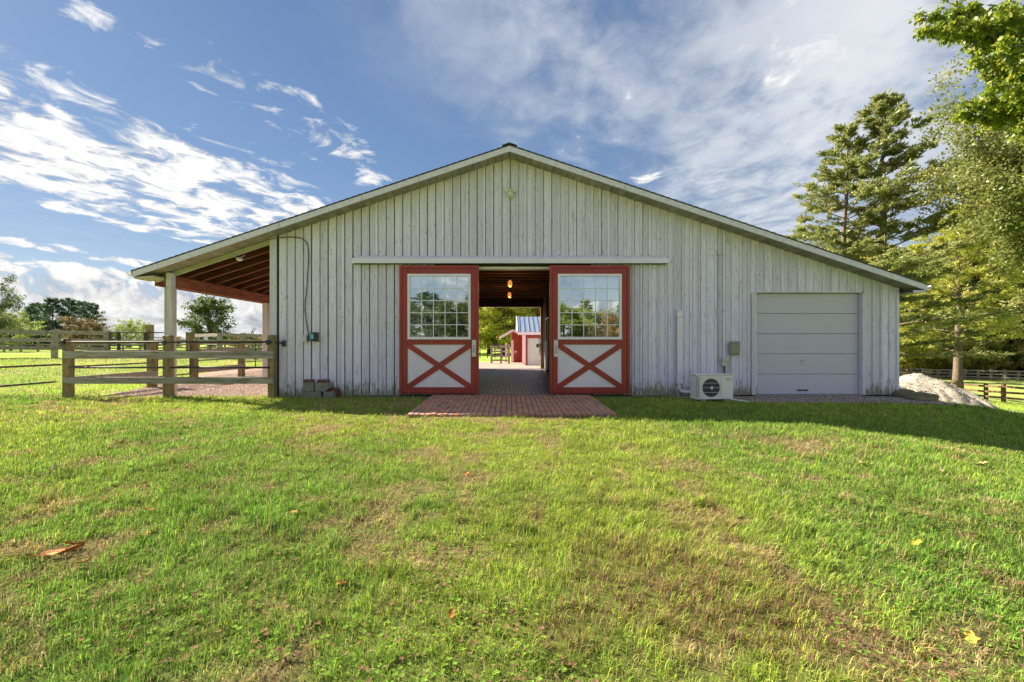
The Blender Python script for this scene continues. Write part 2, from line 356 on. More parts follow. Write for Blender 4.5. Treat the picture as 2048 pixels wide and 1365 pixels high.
def brick_mat(name, cols, dirt=.3):
    m, nt, b = mat_nodes(name); N = nt.nodes.new; L = nt.links.new; setp(b, .85, 0, .25)
    oi = N('ShaderNodeObjectInfo'); at = N('ShaderNodeAttribute'); at.attribute_name = 'tint'
    ad = N('ShaderNodeMath'); ad.operation = 'ADD'; L(oi.outputs['Random'], ad.inputs[0]); L(at.outputs['Fac'], ad.inputs[1])
    fr = N('ShaderNodeMath'); fr.operation = 'FRACT'; L(ad.outputs[0], fr.inputs[0])
    r = N('ShaderNodeValToRGB'); e = r.color_ramp.elements; e[0].color = cols[0]+(1,); e[1].color = cols[-1]+(1,)
    for i, c in enumerate(cols[1:-1]): k = e.new((i+1)/(len(cols)-1)); k.color = c+(1,)
    L(fr.outputs[0], r.inputs[0])
    g = N('ShaderNodeNewGeometry'); n = N('ShaderNodeTexNoise'); n.inputs['Scale'].default_value = 3.0; n.inputs['Detail'].default_value = 9; n.inputs['Roughness'].default_value = .75; L(g.outputs['Position'], n.inputs['Vector'])
    mr = N('ShaderNodeMapRange'); L(n.outputs[0], mr.inputs[0]); mr.inputs[1].default_value = .35; mr.inputs[2].default_value = .68; mr.inputs[3].default_value = 1+dirt*.5; mr.inputs[4].default_value = 1-dirt
    hs = N('ShaderNodeHueSaturation'); L(mr.outputs[0], hs.inputs['Value']); L(r.outputs[0], hs.inputs['Color']); L(hs.outputs[0], b.inputs['Base Color'])
    bp = N('ShaderNodeBump'); bp.inputs['Strength'].default_value = .4; bp.inputs['Distance'].default_value = .005; L(n.outputs[0], bp.inputs['Height']); L(bp.outputs[0], b.inputs['Normal'])
    return m
brick_m = brick_mat('patio brick', [(.46,.23,.16), (.54,.27,.17), (.40,.28,.22), (.60,.27,.15), (.50,.25,.18), (.33,.24,.20), (.52,.25,.15)])
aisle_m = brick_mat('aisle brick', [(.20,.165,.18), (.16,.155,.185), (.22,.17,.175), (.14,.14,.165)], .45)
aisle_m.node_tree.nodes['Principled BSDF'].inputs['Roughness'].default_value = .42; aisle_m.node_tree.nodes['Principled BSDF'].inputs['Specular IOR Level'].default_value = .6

# ------------------------------------------------------------------ numpy noise and the terrain
_perm = rng.random((512, 512))
def vnoise(x, y, seed=0):
    x = np.asarray(x, float)+seed*17.13; y = np.asarray(y, float)+seed*9.71
    xi = np.floor(x).astype(int); yi = np.floor(y).astype(int); fx = x-xi; fy = y-yi
    fx = fx*fx*(3-2*fx); fy = fy*fy*(3-2*fy)
    a = _perm[xi % 512, yi % 512]; b = _perm[(xi+1) % 512, yi % 512]; c = _perm[xi % 512, (yi+1) % 512]; d = _perm[(xi+1) % 512, (yi+1) % 512]
    return (a*(1-fx)+b*fx)*(1-fy)+(c*(1-fx)+d*fx)*fy
def fbm(x, y, f, oct=4, seed=0, gain=.5):
    s = 0; a = 1; t = 0
    for k in range(oct):
        s = s+a*vnoise(np.asarray(x)*f, np.asarray(y)*f, seed+k*3.7); t += a; a *= gain; f *= 2.03
    return s/t
def sst(x, a, b):
    t = np.clip((np.asarray(x, float)-a)/(b-a), 0, 1); return t*t*(3-2*t)
def gz(x, y):
    x = np.asarray(x, float); y = np.asarray(y, float)
    front = np.where(y < 0, -.075-.0035*y*y*(y > -14)-(.0035*196+.0)*(y <= -14), -.075)
    left = .42*sst(-x, 9, 16)*sst(y, 4, 16)
    s = np.maximum(0, x-8.7)
    right = -.165*np.minimum(s, 4)-.10*np.maximum(0, s-4); right = np.where(right < -3.6, -3.6-.35*(1-np.exp(-(-right-3.6)/2)), right)
    side = -.115*np.minimum(np.maximum(0, x-4.5), 12)*sst(-y, .6, 3.4); right = np.minimum(side, right)
    corner = -.10*sst(x, 7.2, 9.2)*sst(y, -3.0, -.3)*(s < 3)
    bump = (fbm(x, y, .7, 3, 5)-.5)*.05*sst(-y, 1.0, 3)+(fbm(x, y, .12, 2, 8)-.5)*.25*sst(np.abs(x)+np.abs(y), 22, 40)
    far = .5*sst(y, 120, 400)
    z = front+left+right+corner*0+bump+far
    return z
def gz1(x, y): return float(gz(np.array([x]), np.array([y]))[0])

PATX0, PATX1, PATY = -1.69, 1.77, -2.62
def in_patio(x, y): return (x > PATX0) & (x < PATX1) & (y > PATY) & (y < .2)
def gravel_right(x, y):         # washed stone strip before the garage door
    e = -.30-.62*sst(x, 4.3, 5.2)+.0*x-.12*sst(x, 7.5, 9.0)+(fbm(x, x*0, 1.5, 3, 2)-.5)*.18
    start = sst(x, 3.3, 4.2)
    return (x > 3.35) & (x < 9.55-.0*y) & (y > e*start-.02) & (y < .3-.5*(x > 8.62)) 
def lean_dirt(x, y):            # gravel floor of the lean-to pen
    w = (fbm(x, y, .9, 3, 12)-.5)*.7
    return (x > -8.9-.35*(y+1)+w) & (x < -5.2) & (y > .05+w*.15) & (y < 11)
def in_barn(x, y): return (x > -5.3) & (x < 8.62) & (y > -.02) & (y < 10.9)
def dryness(x, y):
    a = fbm(x, y, .7, 5, 21, .62); b = fbm(x, y, 3.4, 4, 33, .68)
    return .72*sst(a*.35+b*.65, .50, .68)*(1-.85*sst(x, .8, 2.8)*sst(y, -4.6, -3.2))

GREEN = np.array([.35,.48,.08]); DEEP = np.array([.21,.38,.065]); DRY = np.array([.50,.37,.21]); SOIL = np.array([.10,.07,.04]); PINK = np.array([.33,.20,.12])
def lawn_colour(x, y):
    d = dryness(x, y)[:, None]; k = fbm(x, y, .35, 4, 44)[:, None]
    g = GREEN*(sst(k, .3, .7))+DEEP*(1-sst(k, .3, .7))
    return g*(1-d)+DRY*d, d

def colour_attr(me, name, cols, domain='POINT'):
    a = me.attributes.new(name, 'FLOAT_COLOR', domain)
    buf = np.ones((len(cols), 4), np.float32); buf[:, :3] = cols; a.data.foreach_set('color', buf.ravel())
def np_mesh(name, V, faces_n, idx, mat, smooth=False):
    me = bpy.data.meshes.new(name); V = np.asarray(V, np.float32)
    me.vertices.add(len(V)); me.vertices.foreach_set('co', V.ravel())
    nf = len(idx)//faces_n
    me.loops.add(len(idx)); me.loops.foreach_set('vertex_index', np.asarray(idx, np.int32))
    me.polygons.add(nf); me.polygons.foreach_set('loop_start', np.arange(0, nf*faces_n, faces_n, dtype=np.int32))
    try: me.polygons.foreach_set('loop_total', np.full(nf, faces_n, np.int32))
    except Exception: pass
    me.update(calc_edges=True); me.materials.append(mat)
    if smooth: me.polygons.foreach_set('use_smooth', np.ones(nf, bool))
    return me

def build_ground():
    def axis(a, b, step, lim, grow=1.16):
        c = list(np.arange(a, b+1e-6, step)); s = step; v = c[-1]
        while v < lim: s *= grow; v += s; c.append(v)
        s = step; v = c[0]; pre = []
        while v > -lim: s *= grow; v -= s; pre.append(v)
        return np.array(pre[::-1]+c)
    xs = axis(-15, 14, .14, 1500); ys = axis(-9.5, 12, .14, 1500)
    X, Y = np.meshgrid(xs, ys); x = X.ravel(); y = Y.ravel()
    z = gz(x, y)
    z = np.where(in_patio(x, y), z-.12, z); z = np.where(in_barn(x, y), -.16, z)
    c, d = lawn_colour(x, y)
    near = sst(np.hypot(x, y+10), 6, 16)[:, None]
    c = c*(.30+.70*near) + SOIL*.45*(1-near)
    # worn strips in the left pasture
    worn = (sst(fbm(x*.35, y, .5, 4, 61), .5, .62)*sst(-x, 9, 11)*sst(y, 4, 7)*(1-sst(y, 13, 17)))[:, None]
    c = c*(1-worn*.8)+np.array([.40,.31,.22])*worn*.8
    past = (sst(-x, 9.5, 13)*sst(y, -1, 3)*(1-sst(y, 12, 18)))[:, None]*.45
    c = c*(1-past)+np.array([.32,.30,.12])*past
    rp = (sst(x, 16, 24)*sst(y, 6, 22))[:, None]*.55
    c = c*(1-rp)+np.array([.30,.31,.12])*rp
    lot = ((x > -6)&(x < 13)&(y > 10.9)&(y < 21))[:, None]
    c = np.where(lot, np.array([.38,.30,.25])*(.85+.3*fbm(x, y, 1.5, 3, 3)[:, None]), c)
    ld = lean_dirt(x, y)[:, None]; c = np.where(ld, np.array([.38,.28,.235])*(.8+.4*fbm(x, y, 2.5, 4, 6)[:, None]), c)
    gr = gravel_right(x, y)[:, None]; c = np.where(gr, np.array([.25,.20,.16]), c)
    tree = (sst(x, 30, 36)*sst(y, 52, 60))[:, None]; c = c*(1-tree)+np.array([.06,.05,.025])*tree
    nx, ny = len(xs), len(ys); i = np.arange(nx*ny).reshape(ny, nx)
    idx = np.stack([i[:-1,:-1], i[:-1,1:], i[1:,1:], i[1:,:-1]], -1).reshape(-1)
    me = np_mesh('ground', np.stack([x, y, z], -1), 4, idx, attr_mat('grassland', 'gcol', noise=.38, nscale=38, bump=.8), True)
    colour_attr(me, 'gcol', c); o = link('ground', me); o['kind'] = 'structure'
build_ground()

def leaf_quads(P, Dr, Nn, Ls, Ws, fold=.25):
    """rhombic leaves, P base, Dr direction, Nn normal"""
    Sd = np.cross(Dr, Nn); Sd /= np.linalg.norm(Sd, axis=1, keepdims=True)+1e-9
    Nn = np.cross(Sd, Dr)
    a = P; b = P+Dr*(Ls*.45)[:, None]+Sd*(Ws*.5)[:, None]+Nn*(Ws*fold)[:, None]; c = P+Dr*Ls[:, None]; d = P+Dr*(Ls*.45)[:, None]-Sd*(Ws*.5)[:, None]+Nn*(Ws*fold)[:, None]
    V = np.stack([a, b, c, d], 1).reshape(-1, 3); n = len(P)
    idx = np.arange(n*4)
    return V, idx
def tint_attr(me, vals):
    a = me.attributes.new('tint', 'FLOAT', 'POINT'); a.data.foreach_set('value', np.asarray(vals, np.float32))

# ------------------------------------------------------------------ the grass
def build_grass():
    def sample(n, d0, d1, pw, xf):
        u = rng.random(n); d = (d0**pw+u*(d1**pw-d0**pw))**(1/pw)
        x = (rng.random(n)*2-1)*xf*d; return x, d-D0
    x1, y1 = sample(140000, 1.75, 3.8, 1.9, 1.22); x2, y2 = sample(330000, 3.7, 10.4, .85, 1.22)
    # clump
    x = np.concatenate([x1, x2]); y = np.concatenate([y1, y2])
    x += (fbm(x, y, 9, 2, 71)-.5)*.12; y += (fbm(x, y, 9, 2, 72)-.5)*.12
    # pastures beside the barn
    n = 70000; xl = -9.6-rng.random(n)**1.2*17; yl = -.5+rng.random(n)**1.5*15
    n2 = 26000; xr = 9.0+rng.random(n2)*24; yr = -1+rng.random(n2)**1.2*20
    x = np.concatenate([x, xl, xr]); y = np.concatenate([y, yl, yr])
    ok = ~((x > PATX0+.03+.05*np.sin(y*19))&(x < PATX1-.03-.05*np.sin(y*23))&(y > PATY+.02+.05*fbm(x, y, 9, 2, 3))&(y < .2)) & ~in_barn(x, y) & ~gravel_right(x, y) & ~(lean_dirt(x, y) & (rng.random(len(x)) > .04)) & (((x > -5.3)&(y < -.04)) | (x < -5.3) | (x > 8.7))
    x, y = x[ok], y[ok]; n = len(x); dist = np.hypot(x, y+D0)
    col, dr = lawn_colour(x, y); dr = dr[:, 0]
    keep = rng.random(n) > dr*.42; x, y, col, dr, dist = x[keep], y[keep], col[keep], dr[keep], dist[keep]; n = len(x)
    h = (.026+.055*rng.random(n)**1.6)*(1-.35*dr)*(.35+1.3*fbm(x, y, 2.6, 4, 91, .65))*(.55+.9*fbm(x, y, 11, 2, 92))*np.where(dist > 11, 1.15, 1)
    h *= np.where((y > PATY-.25)&(y < -.1)&(x > PATX0-.2)&(x < PATX1+.2), .75, 1)
    w = .0022+.0013*rng.random(n)+.00042*np.maximum(0, dist-2)
    th = rng.random(n)*6.283; lean = .25+.75*rng.random(n)+.5*dr
    wind = np.stack([.35*(fbm(x, y, .8, 2, 15)-.35)*2, .18*(fbm(x, y, .8, 2, 16)-.5)], -1)
    dx = np.cos(th)*lean+wind[:, 0]*1.2; dy = np.sin(th)*lean+wind[:, 1]
    z = gz(x, y)-.004
    B = np.stack([x, y, z], -1); sx = -np.sin(th+.6*(rng.random(n)-.5)); sy = np.cos(th)
    Sd = np.stack([sx, sy, np.zeros(n)], -1)*w[:, None]
    mid = B+np.stack([dx*h*.28, dy*h*.28, h*.62], -1); tip = B+np.stack([dx*h*.9, dy*h*.9, h*(1.0-.25*np.minimum(lean, 1.2))], -1)
    V = np.stack([B-Sd*.5, B+Sd*.5, mid+Sd*.42, mid-Sd*.42, tip], 1).reshape(-1, 3)
    k = np.arange(n)[:, None]*5
    idx = np.concatenate([np.stack([k+0, k+1, k+2], -1), np.stack([k+0, k+2, k+3], -1), np.stack([k+3, k+2, k+4], -1)], 1).reshape(-1)
    j = rng.random((n, 1)); c = col*(.50+.95*rng.random((n, 1))**1.3)*(.50+1.0*fbm(x, y, 7, 3, 66, .6)[:, None])
    yel = rng.random((n, 1)) < .16; c = np.where(yel, c*np.array([1.55, 1.12, .9]), c)
    stray = rng.random((n, 1)) < .08+.30*dr[:, None]; c = np.where(stray, DRY*(.6+.7*j), c)
    pk = (sst(fbm(x, y, 1.3, 4, 55), .47, .60)*sst(-y, 6.0, 7.6)*sst(x, -2.5, .5))[:, None]*(rng.random((n, 1)) < .6); c = c*(1-pk)+PINK*(.6+.6*j)*pk
    me = np_mesh('grass', V, 3, idx, attr_mat('grass blades', 'bcol', trans=.38))
    colour_attr(me, 'bcol', np.repeat(np.clip(c, 0, .8), 5, 0))
    o = link('grass', me); o['kind'] = 'stuff'; tag(o, 'short mown lawn grass with dry tan patches in front of the barn', 'grass')
    # clover and low weeds
    n = 9000; d = 1.8+rng.random(n)*4.5; x = (rng.random(n)*2-1)*1.2*d; y = d-D0
    m = (fbm(x, y, .9, 3, 101) > .56); x, y = x[m], y[m]; n = len(x)
    x = np.repeat(x, 3); y = np.repeat(y, 3); a = np.tile([0, 2.09, 4.19], n)+np.repeat(rng.random(n)*6.28, 3)
    zz = gz(x, y)+np.repeat(.018+.025*rng.random(n), 3)
    P = np.stack([x, y, zz], -1); Dr = np.stack([np.cos(a), np.sin(a), .15+.3*rng.random(3*n)], -1); Dr /= np.linalg.norm(Dr, axis=1, keepdims=True)
    Nn = np.tile([[0.1, 0, 1.0]], (3*n, 1)); L_ = np.repeat(.009+.009*rng.random(n), 3)
    V, idx = leaf_quads(P, Dr, Nn, L_, L_*1.15, .1)
    me = np_mesh('clover', V, 4, idx, attr_mat('clover leaf', 'bcol', trans=.3))
    cc = np.repeat(np.where(rng.random((n, 1)) < .35, PINK*.8, np.array([.20,.33,.05]))*(.7+.6*rng.random((n, 1))), 12, 0)
    colour_attr(me, 'bcol', cc); o = link('clover', me); o['kind'] = 'stuff'; tag(o, 'low clover and reddish weeds scattered through the near lawn', 'clover')
build_grass()

# ------------------------------------------------------------------ stones / gravel
def build_stones(name, x, y, size, cols, label, cat, z=None):
    n = len(x); z = gz(x, y) if z is None else z
    base = np.array([[1,0,0],[-.5,.87,0],[-.5,-.87,0],[.2,.1,.62],[0,0,-.4]], float)
    a = rng.random(n)*6.28; ca, sa = np.cos(a), np.sin(a)
    V = np.repeat(base[None], n, 0)*(.7+.6*rng.random((n, 5, 1)))
    vx = V[..., 0]*ca[:, None]-V[..., 1]*sa[:, None]; vy = V[..., 0]*sa[:, None]+V[..., 1]*ca[:, None]
    V = np.stack([vx, vy, V[..., 2]*(.7+.8*rng.random((n, 1)))], -1)*size[:, None, None]+np.stack([x, y, z+size*.2], -1)[:, None]
    k = np.arange(n)[:, None, None]*5; fc = np.array([[0,1,3],[1,2,3],[2,0,3],[1,0,4],[2,1,4],[0,2,4]])[None]
    me = np_mesh(name, V.reshape(-1, 3), 3, (k+fc).reshape(-1), attr_mat(name+' colour', 'bcol'))
    c = cols[rng.integers(0, len(cols), n)]*(.7+.6*rng.random((n, 1))); colour_attr(me, 'bcol', np.repeat(c, 5, 0))
    o = link(name, me); o['kind'] = 'stuff'; tag(o, label, cat)
n = 60000; x = 3.3+rng.random(n)*6.4; y = -1.35+rng.random(n)*1.6
ok = gravel_right(x, y); x, y = x[ok], y[ok]
build_stones('gravel', x, y, .012+.014*rng.random(len(x)), np.array([[.42,.37,.34],[.30,.25,.22],[.50,.47,.45],[.22,.15,.12],[.34,.22,.16]]), 'pinkish grey crushed stone strip along the barn base by the garage door', 'gravel')
n = 50000; x = -11+rng.random(n)*5.8; y = rng.random(n)**1.4*11
ok = lean_dirt(x, y); x, y = x[ok], y[ok]
build_stones('pen_gravel', x, y, .007+.010*rng.random(len(x)), np.array([[.46,.35,.30],[.38,.28,.24],[.52,.43,.38]]), 'fine pinkish gravel floor under the open lean-to roof', 'gravel')
# washed-out red dirt rim before the gravel strip is part of the ground colour

# ------------------------------------------------------------------ patio and aisle paving
def brick_mesh(lx, ly, h=.05):
    return MB().cbox(-lx/2, lx/2, -ly/2, ly/2, -h, 0, .005)
def build_patio():
    pz = lambda y: -.012+.016*y
    base = MB().add([(PATX0,PATY,pz(PATY)-.03),(PATX1,PATY,pz(PATY)-.03),(PATX1,.0,-.04),(PATX0,.0,-.04),(PATX0,PATY,-.3),(PATX1,PATY,-.3),(PATX1,0,-.3),(PATX0,0,-.3)],
        [(0,1,2,3),(7,6,5,4),(4,5,1,0),(5,6,2,1),(6,7,3,2),(7,4,0,3)])
    b = MB(); b.add([(PATX0+.02,PATY+.02,pz(PATY)-.012),(PATX1-.02,PATY+.02,pz(PATY)-.012),(PATX1-.02,-.01,-.024),(PATX0+.02,-.01,-.024),(PATX0+.02,PATY+.02,-.3),(PATX1-.02,PATY+.02,-.3),(PATX1-.02,-.01,-.3),(PATX0+.02,-.01,-.3)],
        [(0,1,2,3),(7,6,5,4),(4,5,1,0),(5,6,2,1),(6,7,3,2),(7,4,0,3)])
    root = b.build('patio', M('patio joint sand', (.075,.055,.045), (.05,.038,.03), 20), kind='structure')
    ncol = 36; cw = (PATX1-PATX0)/ncol; bl = .245
    ms = {}
    def get(lx, ly):
        k = (round(lx,3), round(ly,3))
        if k not in ms:
            me = bpy.data.meshes.new('brick'); mb = brick_mesh(lx-.009, ly-.009); me.from_pydata([tuple(v) for v in mb.v], [], mb.f); me.materials.append(brick_m); ms[k] = me
        return ms[k]
    items = []
    # soldier course along the front edge
    for i in range(ncol): items.append((PATX0+(i+.5)*cw, PATY+.10, cw, .20))
    for i in range(ncol):
        y = PATY+.20+(-bl/2 if i % 2 else 0); y0 = PATY+.20
        while y < -.005:
            a, c = max(y, y0), min(y+bl, -.002)
            if c-a > .04: items.append((PATX0+(i+.5)*cw, (a+c)/2, cw, c-a))
            y += bl
    items.sort(key=lambda t: t[1])
    rest = MB()
    tints = []
    for k, (x, y, lx, ly) in enumerate(items):
        z = pz(y)+random.uniform(-.006,.006)
        if k < 300:
            o = link('brick', get(lx, ly), root); o.location = (x+random.uniform(-.001,.001), y, z+.004); o.rotation_euler = (math.atan(.016)+random.uniform(-.02,.02), random.uniform(-.03,.03), random.uniform(-.012,.012))
        else:
            m0 = len(rest.v); rest.cbox(x-lx/2+.0045, x+lx/2-.0045, y-ly/2+.0045, y+ly/2-.0045, z-.05, z+.004, .005); tints += [random.random()]*(len(rest.v)-m0)
    if rest.v:
        o = rest.build('brick_field', brick_m, root, kind='stuff'); tint_attr(o.data, tints)
    # barn aisle
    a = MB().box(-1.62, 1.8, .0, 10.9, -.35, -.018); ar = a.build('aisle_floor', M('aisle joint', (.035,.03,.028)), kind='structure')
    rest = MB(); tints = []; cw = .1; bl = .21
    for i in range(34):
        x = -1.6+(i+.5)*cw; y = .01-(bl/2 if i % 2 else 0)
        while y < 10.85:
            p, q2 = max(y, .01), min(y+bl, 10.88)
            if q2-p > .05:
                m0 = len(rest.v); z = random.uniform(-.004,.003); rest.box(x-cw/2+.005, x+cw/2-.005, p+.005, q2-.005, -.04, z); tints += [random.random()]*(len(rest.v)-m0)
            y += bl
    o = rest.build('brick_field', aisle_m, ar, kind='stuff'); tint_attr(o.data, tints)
build_patio()

# ------------------------------------------------------------------ the barn
XL, XR, RT, LB = -5.30, 8.62, 5.37, 10.8      # wall corners, ridge height of roof top, barn length
def rt(x): return RT-abs(x)/3.0
def wall_top(x): return rt(x)-.15
DOX0, DOX1, DOZ = -1.65, 1.80, 2.82
GX0, GX1, GZT = wx(1510), wx(1723), wz(586)
TBX0, TBX1 = wx(708), wx(1334)
barn = thing('barn', 'long white board and batten horse barn with wide gable and open lean-to', 'barn', (0,0,0))
def build_barn():
    # siding boards and battens, front
    def board(xa, xb, za, zb, y0, y1, name, slope=True):
        ta = min(zb, wall_top(xa)) if zb is not None else wall_top(xa)
        tb = min(zb, wall_top(xb)) if zb is not None else wall_top(xb)
        if xa < 0 < xb and zb is None: out = [(xa,za),(xb,za),(xb,tb),(0,wall_top(0)),(xa,ta)]
        else: out = [(xa,za),(xb,za),(xb,tb),(xa,ta)]
        MB().prism_y(out, y0, y1).build(name, siding, barn)
    pitch = .1835; x = XL+.15; i = 0
    def segs(xa, xb):
        xm = (xa+xb)/2; base = -.07 if xm < 4.3 else -.02
        if xm > 8.1: base = -.02
        if TBX0 < xm < TBX1:
            r = [(3.06, None)]
            if xm < DOX0-.02 or xm > DOX1+.02: r.append((.0-.02, 2.87))
            elif xm > DOX0 and xm < DOX1: pass
            return r
        if GX0-.02 < xm < GX1+.02: return [(GZT+.03, None)]
        return [(base, None)]
    xs = []
    while x < XR-.12:
        xs.append(x); x += pitch
    for i, x in enumerate(xs):
        xb = min(x+pitch, XR-.02)
        for za, zb in segs(x, xb):
            board(x+.037, xb-.004, za+random.uniform(-.006,.004), zb, -.004+random.uniform(-.002,.002), .018, 'board')
        if i:
            bw = random.uniform(.040,.050); jx = random.uniform(-.006,.006)
            for za, zb in segs(x-bw/2, x+bw/2):
                board(x-bw/2+jx, x+bw/2+jx, za+random.uniform(-.008,.01), zb, -.028, -.0065, 'batten')
    # dark sheathing behind the boards
    sh = MB()
    sh.prism_y([(XL+.02,-.05),(DOX0,-.05),(DOX0,DOZ+.02),(DOX1,DOZ+.02),(DOX1,-.05),(GX0-.03,-.05),(GX0-.03,GZT+.03),(GX1+.03,GZT+.03),(GX1+.03,-.05),(XR-.02,-.05),(XR-.02,wall_top(XR)),(0,wall_top(0)),(XL+.02,wall_top(XL))], .022, .12)
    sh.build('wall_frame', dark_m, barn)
    # corner boards, door jambs, trim
    MB().prism_y([(XL,-.08),(XL+.145,-.08),(XL+.145,wall_top(XL+.145)-.01),(XL,wall_top(XL)-.01)], -.045, -.0066).build('corner_board', trim_w, barn)
    MB().prism_y([(XR-.05,-.04),(XR,-.04),(XR,wall_top(XR)-.01),(XR-.05,wall_top(XR-.05)-.01)], -.04, .0).build('corner_board', trim_w, barn)
    MB().box(DOX0-.0,DOX0+.10,.0,.14,0,DOZ).build('door_jamb', trim_w, barn); MB().box(DOX1-.10,DOX1,.0,.14,0,DOZ).build('door_jamb', trim_w, barn)
    MB().box(DOX0,DOX1,-.02,.16,DOZ-.05,DOZ).build('door_head', cream_m, barn)
    MB().box(GX0-.085,GX0-.002,-.034,.13,-.02,GZT+.0).build('garage_jamb', trim_w, barn); MB().box(GX1+.002,GX1+.06,-.034,.13,-.02,GZT).build('garage_jamb', trim_w, barn)
    MB().box(GX0-.0,GX1+.0,-.030,.13,GZT+.004,GZT+.028).build('garage_head', trim_w, barn)
    # base flashing strips under the lower siding beside the doors
    for a, b_ in ((TBX0+.03, wx(800)), (wx(1262), TBX1-.03)): MB().box(a,b_,-.05,-.030,-.035,-.012).build('base_guide', steel_m, barn)
    # foundation
    MB().box(XL+.03,DOX0-.02,.03,.13,-.35,-.055).build('foundation', slab_m, barn); MB().box(DOX1+.02,GX0-.01,.03,.13,-.35,-.03).build('foundation', slab_m, barn)
    MB().box(GX0,GX1,-.02,.13,-.35,-.022).build('foundation', slab_m, barn); MB().box(GX1+.01,XR,.03,.13,-.4,-.03).build('foundation', slab_m, barn)
    MB().box(XR-.22,XR-.01,-.03,.029,-.4,-.045).build('corner_block', conc_m, barn)
    # side and rear walls
    for X, s in ((XL, 1), (XR, -1)):
        xa, xb = (X+.02, X+.10) if s > 0 else (X-.10, X-.02)
        MB().box(xa,xb,.13,LB,-.3,wall_top(X)-.01).build('side_wall', siding, barn)
        bt = MB(); y = .2
        while y < LB: bt.box(X-.004 if s > 0 else X-.019, X+.019 if s > 0 else X+.004, y, y+.045, -.05, wall_top(X)-.02); y += pitch
        bt.build('side_battens', siding, barn, kind='stuff')
    fx0, fx1 = -1.62, 1.54
    rw = MB(); rw.prism_y([(XL+.1,-.3),(fx0,-.3),(fx0,2.81),(fx1,2.81),(fx1,-.3),(XR-.1,-.3),(XR-.1,wall_top(XR)),(0,wall_top(0)),(XL+.1,wall_top(XL))], LB-.1, LB)
    rw.build('rear_wall', siding, barn)
    MB().box(fx0,fx1,LB-.22,LB-.102,2.81,3.22).build('rear_header', joist_m, barn)
    # stall walls along the aisle
    for X, s in ((-1.72, -1), (1.62, 1)):
        w = MB(); z = .0
        while z < 3.2: w.box(min(X, X+s*.05), max(X, X+s*.05), .2, LB-.13, z+.004, z+.176); z += .18
        w.build('stall_wall', dark_m, barn)
    MB().box(1.53,1.62,LB-1.9,LB-1.78,0,3.15).build('stall_post', joist_m, barn)
    # right rear jamb catching the light, and grey stall door panel
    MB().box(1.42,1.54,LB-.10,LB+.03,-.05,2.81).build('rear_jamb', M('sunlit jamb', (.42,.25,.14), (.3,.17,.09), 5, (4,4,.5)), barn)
    st = MB().box(1.52,1.60,LB-2.7,LB-1.2,.08,1.25).build('stall_door', M('grey stall door', (.40,.41,.40), (.28,.28,.27), 6), barn)
    bb = MB()
    for k in range(12): bb.tube([(1.56,LB-2.65+k*.128,1.25),(1.56,LB-2.65+k*.128,2.15)], .012, 6)
    bb.box(1.54,1.59,LB-2.7,LB-1.2,2.15,2.2); bb.build('stall_grille', steel_m, barn)
    # ceiling joists over the aisle and the boards above
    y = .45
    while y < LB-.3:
        j_ = MB().box(-1.72,1.64,y,y+.045,3.20,3.42).build('joist', joist_m, barn); MB().box(-1.72,1.64,y+.002,y+.043,3.187,3.199).build('lit_edge_strip', lit_edge_m, j_); y += .57  # added strip: the floor-lit joist underside put into colour
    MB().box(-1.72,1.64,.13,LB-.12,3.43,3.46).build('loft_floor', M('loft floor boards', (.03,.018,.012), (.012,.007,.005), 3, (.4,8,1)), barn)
    MB().box(-1.72,1.66,.123,.17,2.83,3.42).build('front_header', joist_m, barn)
build_barn()

